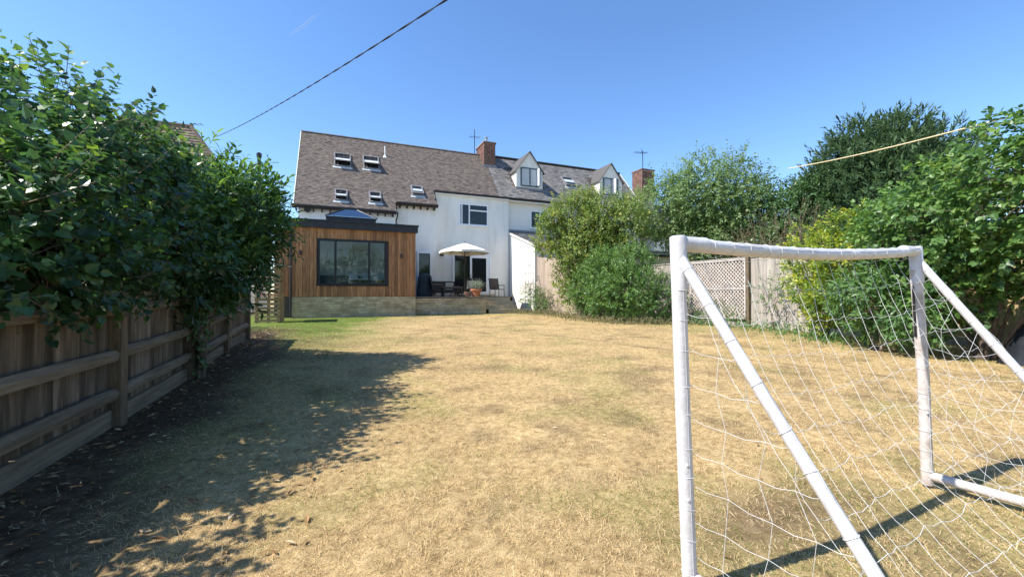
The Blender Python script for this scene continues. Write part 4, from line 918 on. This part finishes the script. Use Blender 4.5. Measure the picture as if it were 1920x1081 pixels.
plant('golden_laurel', (10.5, 6.2, 0), 'golden variegated shrub in front of the right fence', 'bush',
      [((10.75, 6.55, 1.8), (.62, .62, .78)), ((10.4, 6.1, 1.1), (.66, .6, .75)), ((10.6, 5.7, 2.1), (.75, .7, .70)), ((10.0, 5.7, .75), (.55, .55, .6)), ((10.1, 5.5, 1.6), (.5, .5, .6))], 1250, 9, .22, .105, 'oval', K['gold'], 24, r0=.04, ntwig=30, tint=.50, tvar=.26, tiptint=.45, upb=.5, tw=.1)
rl = [((9.9, 4.3, 1.95), (.8, .8, .85)), ((9.3, 3.4, 2.2), (.95, .95, 1.0)), ((8.9, 2.5, 2.5), (.95, 1.0, 1.0)), ((8.9, 1.5, 2.8), (1.0, 1.0, 1.0)), ((10.4, 4.7, 2.45), (.7, .7, .6)), ((9.4, 3.7, 1.1), (.7, .8, .6)), ((9.5, 2.6, 1.65), (1.0, 1.1, .6))]
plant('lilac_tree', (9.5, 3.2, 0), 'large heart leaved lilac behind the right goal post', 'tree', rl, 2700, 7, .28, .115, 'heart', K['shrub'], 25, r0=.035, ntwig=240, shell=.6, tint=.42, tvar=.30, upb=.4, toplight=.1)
plant('palmate_shrub', (9.1, 4.4, 0), 'fresh green large leaved shrub low beside the golden shrub', 'bush',
      [((9.05, 4.45, .85), (.5, .55, .6)), ((9.3, 4.8, 1.0), (.5, .5, .6)), ((9.0, 3.8, .6), (.5, .5, .5))], 420, 7, .22, .16, 'lance', K['palm'], 26, r0=.03, ntwig=30, tint=.5, spread=1.1, tw=.2)
plant('seedling_tree', (11.25, 7.9, 0), 'wispy young plant growing against the board fence', 'plant', [((11.2, 8.0, .9), (.3, .45, .6)), ((11.25, 7.6, 1.3), (.25, .35, .4))], 60, 8, .3, .075, 'oval', K['palm'], 27, r0=.015, ntwig=14, shell=.2, tint=.65, tw=.8)
plant('fence_weed', (11.1, 10.4, 0), 'leafy weeds growing up the foot of the trellis', 'plant', [((11.15, 10.0, .45), (.35, .5, .5)), ((11.2, 10.9, .35), (.35, .6, .4)), ((11.1, 9.3, .3), (.3, .4, .35))], 130, 8, .26, .08, 'oval', K['palm'], 28, r0=.012, ntwig=14, tint=.55, tw=.4)
tp = root('covered_heap', (9.3, 2.2, 0), 'low black tarpaulin covered heap under the lilac on the far right', 'heap')
tg = MB(); nu, nv = 16, 22
for i in range(nu + 1):
    for j in range(nv + 1):
        u, v = i / nu * 2 - 1, j / nv * 2 - 1
        hh = .86 * (1 - abs(u) ** 5) * (1 - abs(v) ** 6) + .04 * math.sin(u * 7 + v * 4) * (1 - u * u) * (1 - v * v)
        tg.v.append((9.9 + u * .75, 2.0 + v * 1.0, hh - .03))
for i in range(nu):
    for j in range(nv): a = i * (nv + 1) + j; tg.f.append((a, a + nv + 1, a + nv + 2, a + 1))
tg.build('tarpaulin', K['tarp'], tp, smooth=True)

for k, (x, y, hh, lab) in enumerate(((-3.5, -11, 5.5, 'leafy tree behind the photographer at the left end of the garden'), (2.5, -12.5, 6.5, 'tallest leafy tree behind the photographer'), (8.5, -11, 5.0, 'leafy tree behind the photographer at the right end of the garden'))):
    plant('garden_tree', (x, y, 0), lab, 'tree', [((x, y, hh * .62), (2.6, 1.6, hh * .36)), ((x + 1.6, y, hh * .4), (2.2, 1.5, hh * .36)), ((x - 1.6, y, hh * .4), (2.2, 1.5, hh * .36))], 900, 7, .6, .30, 'oval', K['ash'], 80 + k, r0=.15, ntwig=10, shell=.5, tw=0, group='trees at the end of the garden')

# ---- planted pots on the deck edge
pt = root('terracotta_planter', (6.42, 19.9, DZ), 'large terracotta pot on the deck edge', 'pot')
MB().lathe((6.42, 19.9, DZ), [(.17, 0), (.25, .30), (.29, .31), (.29, .38), (.26, .38), (.24, .33)], 18).build('pot', K['terracotta'], pt, smooth=True)
MB().lathe((6.42, 19.9, DZ + .331), [(.235, 0), (.0, .01)], 14, cap=False).build('compost', K['soil'], pt)
plant('lavender_plant', (6.42, 19.9, DZ + .34), 'silvery lavender growing in the terracotta pot', 'plant', [((6.42, 19.9, DZ + .50), (.26, .24, .16))], 160, 8, .26, .075, 'spray', K['lavender'], 31, r0=.01, ntwig=8, upb=1.2, spread=.5, tw=.2)
pt2 = root('brown_planter', (5.98, 19.88, DZ), 'smaller brown bowl beside the terracotta pot', 'pot')
MB().lathe((5.98, 19.88, DZ), [(.12, 0), (.19, .16), (.20, .25), (.18, .25), (.17, .20)], 16).build('bowl', K['pot_brown'], pt2, smooth=True)

# ------------------------------------------------------------------ football goal
go = root('football_goal', (2.1, .9, 0), 'white plastic football goal with net in the right foreground', 'goal')
LT, LB = Vector((1.134, 1.15, 1.225)), Vector((1.172, 1.137, 0.0)); RT, RB = Vector((2.94, 1.25, 1.275)), Vector((2.99, 1.23, 0.02))
LE, RE = Vector((1.30, .42, .03)), Vector((3.13, .50, .03))
PR = .026
def sagline(a, b_, sag, n=12, ax=Vector((0, 0, -1))): return [a.lerp(b_, i / n) + ax * sag * math.sin(math.pi * i / n) for i in range(n + 1)]
MB().tube([LB - Vector((0, 0, .04)), LB.lerp(LT, .5) + Vector((-.006, 0, 0)), LT - Vector((0, 0, .1))], PR, 20).build('post', K['goal'], go, smooth=True)
MB().tube([RB - Vector((0, 0, .02)), RB.lerp(RT, .45) + Vector((.012, 0, 0)), RT - Vector((0, 0, .1))], PR, 20).build('post', K['goaldirty'], go, smooth=True)
cbar = sagline(LT, RT, .026); MB().tube([cbar[0] + Vector((.08, 0, 0))] + cbar[1:-1] + [cbar[-1] - Vector((.08, 0, 0))], PR, 20).build('crossbar', K['goal'], go, smooth=True)
for (a, b_) in ((LT, LB), (RT, RB)):
    d_ = (b_ - a).normalized(); xh = Vector((1, 0, 0)) if a is LT else Vector((-1, 0, 0))
    q_ = PR * 1.12
    MB().tube([a + d_ * .17, a + d_ * .168, a - d_ * (q_ - .007), a - d_ * (q_ - .002), a - d_ * q_], [PR, q_, q_, q_ * .93, q_ * .75], 24).build('corner_fitting', K['goal'], go, smooth=True)
    MB().tube([a + xh * .01, a + xh * .128, a + xh * .13], [q_ * .985, q_ * .985, PR], 24).build('corner_sleeve', K['goal'], go, smooth=True)
    nsd = Vector((-1, .35, 0)).normalized() * (PR + .0005)
    MB().bar(a + d_ * .19 + nsd, a + d_ * .47 + nsd, .012, .003, up=nsd).build('velcro_strip', K['black'], go)
for T_, E_, B_, mt_ in ((LT, LE, LB, K['goal']), (RT, RE, RB, K['goal'])):
    MB().tube(sagline(T_ - Vector((0, .01, .05)), E_, .012), PR * .72, 16).build('stay', mt_, go, smooth=True)
    MB().tube([B_ + Vector((0, 0, .03)), E_], PR * .95, 16).build('ground_bar', K['goaldirty'], go, smooth=True)
MB().tube([LE, RE], PR * .95, 16).build('ground_bar', K['goaldirty'], go, smooth=True)
for a, b_, q in ((LB, LT, .36), (LB, LT, .26), (RB, RT, .3)):
    p = a.lerp(b_, q) + Vector((-.6, -.8, 0)).normalized() * PR; MB().lathe((p.x, p.y, p.z), [(.005, -.005), (.006, 0), (.004, .005)], 8).build('screw_cap', K['string'], go)
net = MB(); gn = random.Random(4); NR = .0008
def jit(p, a=.008): return p + Vector((gn.uniform(-a, a), gn.uniform(-a, a), gn.uniform(-a, a)))
NU, NV = 17, 11
def backp(u, v):
    t_ = LT.lerp(RT, u) - Vector((0, 0, .03 + .026 * math.sin(math.pi * u))); b_ = LE.lerp(RE, u)
    p = t_.lerp(b_, v); s_ = math.sin(math.pi * v) * (.5 + .5 * math.sin(math.pi * u))
    return p + Vector((0, .13 * s_, -.10 * s_))
G = {(i, j): jit(backp(i / NU, j / NV), .013) for i in range(NU + 1) for j in range(NV + 1)}
def string(pts):
    q = []
    for a, b_ in zip(pts[:-1], pts[1:]): q += [a, a.lerp(b_, .5) + Vector((0, 0, -.009))]
    net.tube(q + [pts[-1]], NR, 5, cap=False)
for i in range(NU + 1): string([G[i, j] for j in range(NV + 1)])
for j in range(NV + 1): string([G[i, j] for i in range(NU + 1)])
for T_, B_, E_, sx in ((LT, LB, LE, 1), (RT, RB, RE, -1)):   # side triangles
    nz_ = 10; rows = []
    for j in range(1, nz_ + 1):
        v = j / nz_; a = T_.lerp(B_, v); e = T_.lerp(E_, v); row = []
        m_ = max(1, round((a - e).length / .115))
        for i in range(m_ + 1):
            t_ = i / m_; p = a.lerp(e, t_); row.append(jit(p + Vector((sx * .05 * math.sin(math.pi * t_), 0, -.035 * math.sin(math.pi * t_) - .02 * t_)), .008 if 0 < i < m_ else .003))
        rows.append(row); string(row)
    for r0_, r1_ in zip(rows[:-1], rows[1:]):
        for i, p in enumerate(r0_):
            if i < len(r1_): net.tube([p, r1_[i]], NR, 5, cap=False)
        if len(r1_) > len(r0_): net.tube([r0_[-1], r1_[-1]], NR, 5, cap=False)
def wraps(pts, r, count, turn=1.0):
    """lashing: the net's edge string loops round the pipe"""
    for k in range(count):
        f = (k + .5 + gn.uniform(-.15, .15)) / count * (len(pts) - 1); i = min(int(f), len(pts) - 2); p = pts[i].lerp(pts[i + 1], f - i); t_ = (pts[i + 1] - pts[i]).normalized()
        ref = Vector((0, 0, 1)) if abs(t_.z) < .8 else Vector((1, 0, 0)); x_ = (ref - t_ * ref.dot(t_)).normalized(); y_ = t_.cross(x_); sl_ = gn.uniform(-.018, .018)
        net.tube([p + (x_ * math.cos(a) + y_ * math.sin(a)) * (r + .0015) + t_ * sl_ * math.sin(a / 2) for a in [2 * math.pi * q / 16 for q in range(17)]], NR * 1.05, 4, cap=False)
    ed = []
    for k in range(count * 2 + 1):
        f = k / (count * 2) * (len(pts) - 1); i = min(int(f), len(pts) - 2); p = pts[i].lerp(pts[i + 1], f - i)
        ed.append(p + Vector((-.3, -.8, .5)).normalized() * (r + .004) + Vector((0, 0, gn.uniform(-.01, .01))))
    net.tube(ed, NR * 1.1, 4, cap=False)
wraps(cbar, PR, 17); wraps([LT.lerp(LB, .1), LB], PR * 1.06, 10); wraps([RT.lerp(RB, .1), RB], PR * 1.06, 10); wraps(sagline(LT - Vector((0, .01, .05)), LE, .012), PR * .72, 10); wraps(sagline(RT - Vector((0, .01, .05)), RE, .012), PR * .72, 10)
net.build('net', K['string'], go, smooth=False)

# ------------------------------------------------------------------ overhead cable, rope, contrail
P0, P1 = Vector((3.2, 1.2, 5.05)), Vector((-7.2, 29.5, 9.4)); cb = MB(); pts = []; n = 160
# passes well over the garden, from a pole behind the camera to the hipped roofed house
A, B_, M_ = Vector((1.42, 6, 5.32)), Vector((-5.23, 24, 8.68)), None
dirv = (B_ - A)
for i in range(n + 1):
    t_ = -.35 + 1.47 * i / n; p = A + dirv * t_; p.z += -.55 * (.25 - (t_ - .5) ** 2) * 1.0 if True else 0; pts.append(p)
strand = lambda ph: [p + Vector((math.cos(i * .9 + ph), .2, math.sin(i * .9 + ph))) * .009 for i, p in enumerate(pts)]
cbo = MB().tube(pts, .009, 6).tube(strand(0), .008, 5).tube(strand(math.pi), .008, 5).build('overhead_cable', K['cable']); tag(cbo, 'twisted black overhead cable crossing the sky above the roof', 'cable')
rp = [Vector((13.2, 8.75, 4.98)).lerp(Vector((10.2, 3.15, 3.94)), i / 14) - Vector((0, 0, .06 * math.sin(math.pi * i / 14))) for i in range(15)]
ro = MB().tube(rp, .014, 6).build('washing_line', K['cane']); tag(ro, 'pale yellow rope stretched between the lilac and the conifer', 'rope')

m, N, L, b = new_mat('ice_trail'); b.inputs['Base Color'].default_value = (.9, .9, .92, 1); b.inputs['Roughness'].default_value = 1
gm = N.new('ShaderNodeNewGeometry'); nz = N.new('ShaderNodeTexNoise'); nz.inputs['Scale'].default_value = .02; nz.inputs['Detail'].default_value = 4; L.new(gm.outputs['Position'], nz.inputs['Vector'])
mr = N.new('ShaderNodeMapRange'); mr.inputs['From Min'].default_value = .35; mr.inputs['From Max'].default_value = .75; mr.inputs['To Min'].default_value = .05; mr.inputs['To Max'].default_value = .15; L.new(nz.outputs['Fac'], mr.inputs['Value']); L.new(mr.outputs[0], b.inputs['Alpha']); K['ice'] = m
c0, c1 = Vector((-279, 2900, 1586)), Vector((-85, 2900, 1805))
cto = MB().tube([c0.lerp(c1, i / 16) + Vector((0, 0, 4 * math.sin(i * .8))) for i in range(17)], [2 + 6 * math.sin(math.pi * min(1, i / 14)) ** .6 * (1 if i < 14 else .5) for i in range(17)], 10).build('contrail', K['ice'], None, smooth=True); tag(cto, 'faint short vapour trail high in the blue sky', 'contrail')

# ------------------------------------------------------------------ lawn blades, border weeds, leaf litter
def sector(n, r0, r1, a0, a1, pw):
    u = rng.random(n); r = (r0 ** pw + u * (r1 ** pw - r0 ** pw)) ** (1 / pw); a = R(a0) + rng.random(n) * R(a1 - a0)
    return r * np.sin(a), r * np.cos(a), r
def blades(name, n, r0, r1, hgt, wid, flat, pw, label):
    x, y, r = sector(n, r0, r1, -34, 80, pw)
    ok = (x > FX + .06) & (y < 19.55) & (y > -.4) & (x < 11.4) & ~((x < 3.4) & (y > 19.15)); x, y, r = x[ok], y[ok], r[ok]
    gr = greenness(x, y); br = bareness(x, y); clump = fbm(x, y, 7, 61)
    keep = rng.random(len(x)) < np.clip(1.15 - br * 1.05, .06, 1) * np.clip((clump - .22) * 2.6, .25, 1); x, y, r, gr = x[keep], y[keep], r[keep], gr[keep]; n = len(x)
    a = rng.random(n) * 6.283; tilt = np.clip(rng.normal(flat, .28, n), .08, 1.5)
    D = np.stack([np.cos(a) * np.sin(tilt), np.sin(a) * np.sin(tilt), np.cos(tilt)], -1)
    Nn = np.stack([-np.cos(a) * np.cos(tilt), -np.sin(a) * np.cos(tilt), np.sin(tilt)], -1) + rng.normal(0, .25, (n, 3))
    size = hgt * rng.uniform(.45, 1.3, n) * (1 + .05 * r)
    D = nrm(D); X_ = nrm(np.cross(D, Nn)); Nn = np.cross(X_, D); tv, tf = TM['blade']
    wd = wid * (1 + .28 * r) * rng.uniform(.7, 1.3, n)
    P = np.stack([x, y, gz(x, y) + .001], -1)
    V = P[:, None] + (wd / .1)[:, None, None] * tv[None, :, 0:1] * X_[:, None] + size[:, None, None] * (tv[None, :, 1:2] * D[:, None] + tv[None, :, 2:3] * -Nn[:, None] * .8)
    F = (tf[None] + (np.arange(n) * 4)[:, None, None]).reshape(-1, 3)
    isg = rng.random(n) < gr * .95
    t_ = np.where(isg, np.clip(rng.normal(.14, .12, n), 0, .4), np.clip(rng.normal(.68, .17, n), .35, 1))
    o = np_mesh(name, V.reshape(-1, 3), F, K['grass'], None, np.repeat(t_, 2)); tag(o, label, 'grass', kind='stuff')
blades('grass', 620000, .75, 20.5, .023, .0013, 1.12, .5, 'short dry straw grass covering the lawn')
blades('grass_tufts', 40000, .9, 19, .046, .0014, .75, .8, 'longer tufts of grass standing out of the lawn')
def scatter_leaves(name, n, xr, yr, size, mt, label, kind='stuff', skew=1.0):
    x = xr[0] + (xr[1] - xr[0]) * rng.random(n) ** skew; y = rng.uniform(*yr, n)
    a = rng.random(n) * 6.283; D = np.stack([np.cos(a), np.sin(a), rng.uniform(-.05, .35, n)], -1); Nn = np.array([0, 0, 1.]) + rng.normal(0, .3, (n, 3))
    V, F, kq = leaves(np.stack([x, y, gz(x, y) + .012], -1), D, Nn, rng.uniform(.6, 1.3, n) * size, 'lance')
    o = np_mesh(name, V, F, mt, None, np.repeat(rng.random(n) ** 1.2, kq)); tag(o, label, 'leaves', kind=kind)
scatter_leaves('leaf_litter', 900, (FX + .1, -.1), (1.0, 12.5), .055, K['litter'], 'dead leaves scattered on the bare soil by the left fence', skew=2.0)
scatter_leaves('fallen_leaves', 260, (-.5, 9.5), (.9, 14), .038, K['litter'], 'few dry leaves lying on the open lawn')
def border(name, pts, n, size, mt, label, seed, tint=.5):
    g = np.random.default_rng(seed); pts = np.array(pts, float); k = g.integers(0, len(pts) - 1, n); t_ = g.random((n, 1)); P = pts[k] * (1 - t_) + pts[k + 1] * t_
    P = np.stack([P[:, 0] + g.normal(0, .34, n), P[:, 1] + g.normal(0, .3, n)], -1)
    a = g.random(n) * 6.283; tl = g.uniform(.15, 1.0, n); D = np.stack([np.cos(a) * np.sin(tl), np.sin(a) * np.sin(tl), np.cos(tl)], -1)
    z = gz(P[:, 0], P[:, 1]) + g.random(n) ** 2 * .22
    V, F, kq = leaves(np.stack([P[:, 0], P[:, 1], z], -1), D, np.array([-.3, -.5, .8]) + g.normal(0, .5, (n, 3)), g.uniform(.5, 1.3, n) * size, 'spray')
    o = np_mesh(name, V, F, mt, None, np.repeat(np.clip(g.normal(tint, .25, n), 0, 1), kq)); tag(o, label, 'plants', kind='stuff')
border('border_weeds', [(8.6, 19.6), (8.7, 18), (9.0, 16.2), (8.7, 14.2), (8.6, 12), (9.4, 10.9), (10.9, 10.4)], 3200, .10, K['brownbush'], 'low weeds and dry stems along the right hand border', 71, .45)
border('fence_foot_weeds', [(11.2, 11.0), (11.1, 9.5), (10.9, 8.2), (10.6, 7.0), (9.9, 5.9), (9.2, 5.0)], 1500, .10, K['palm'], 'green weeds at the foot of the right fence', 72, .45)
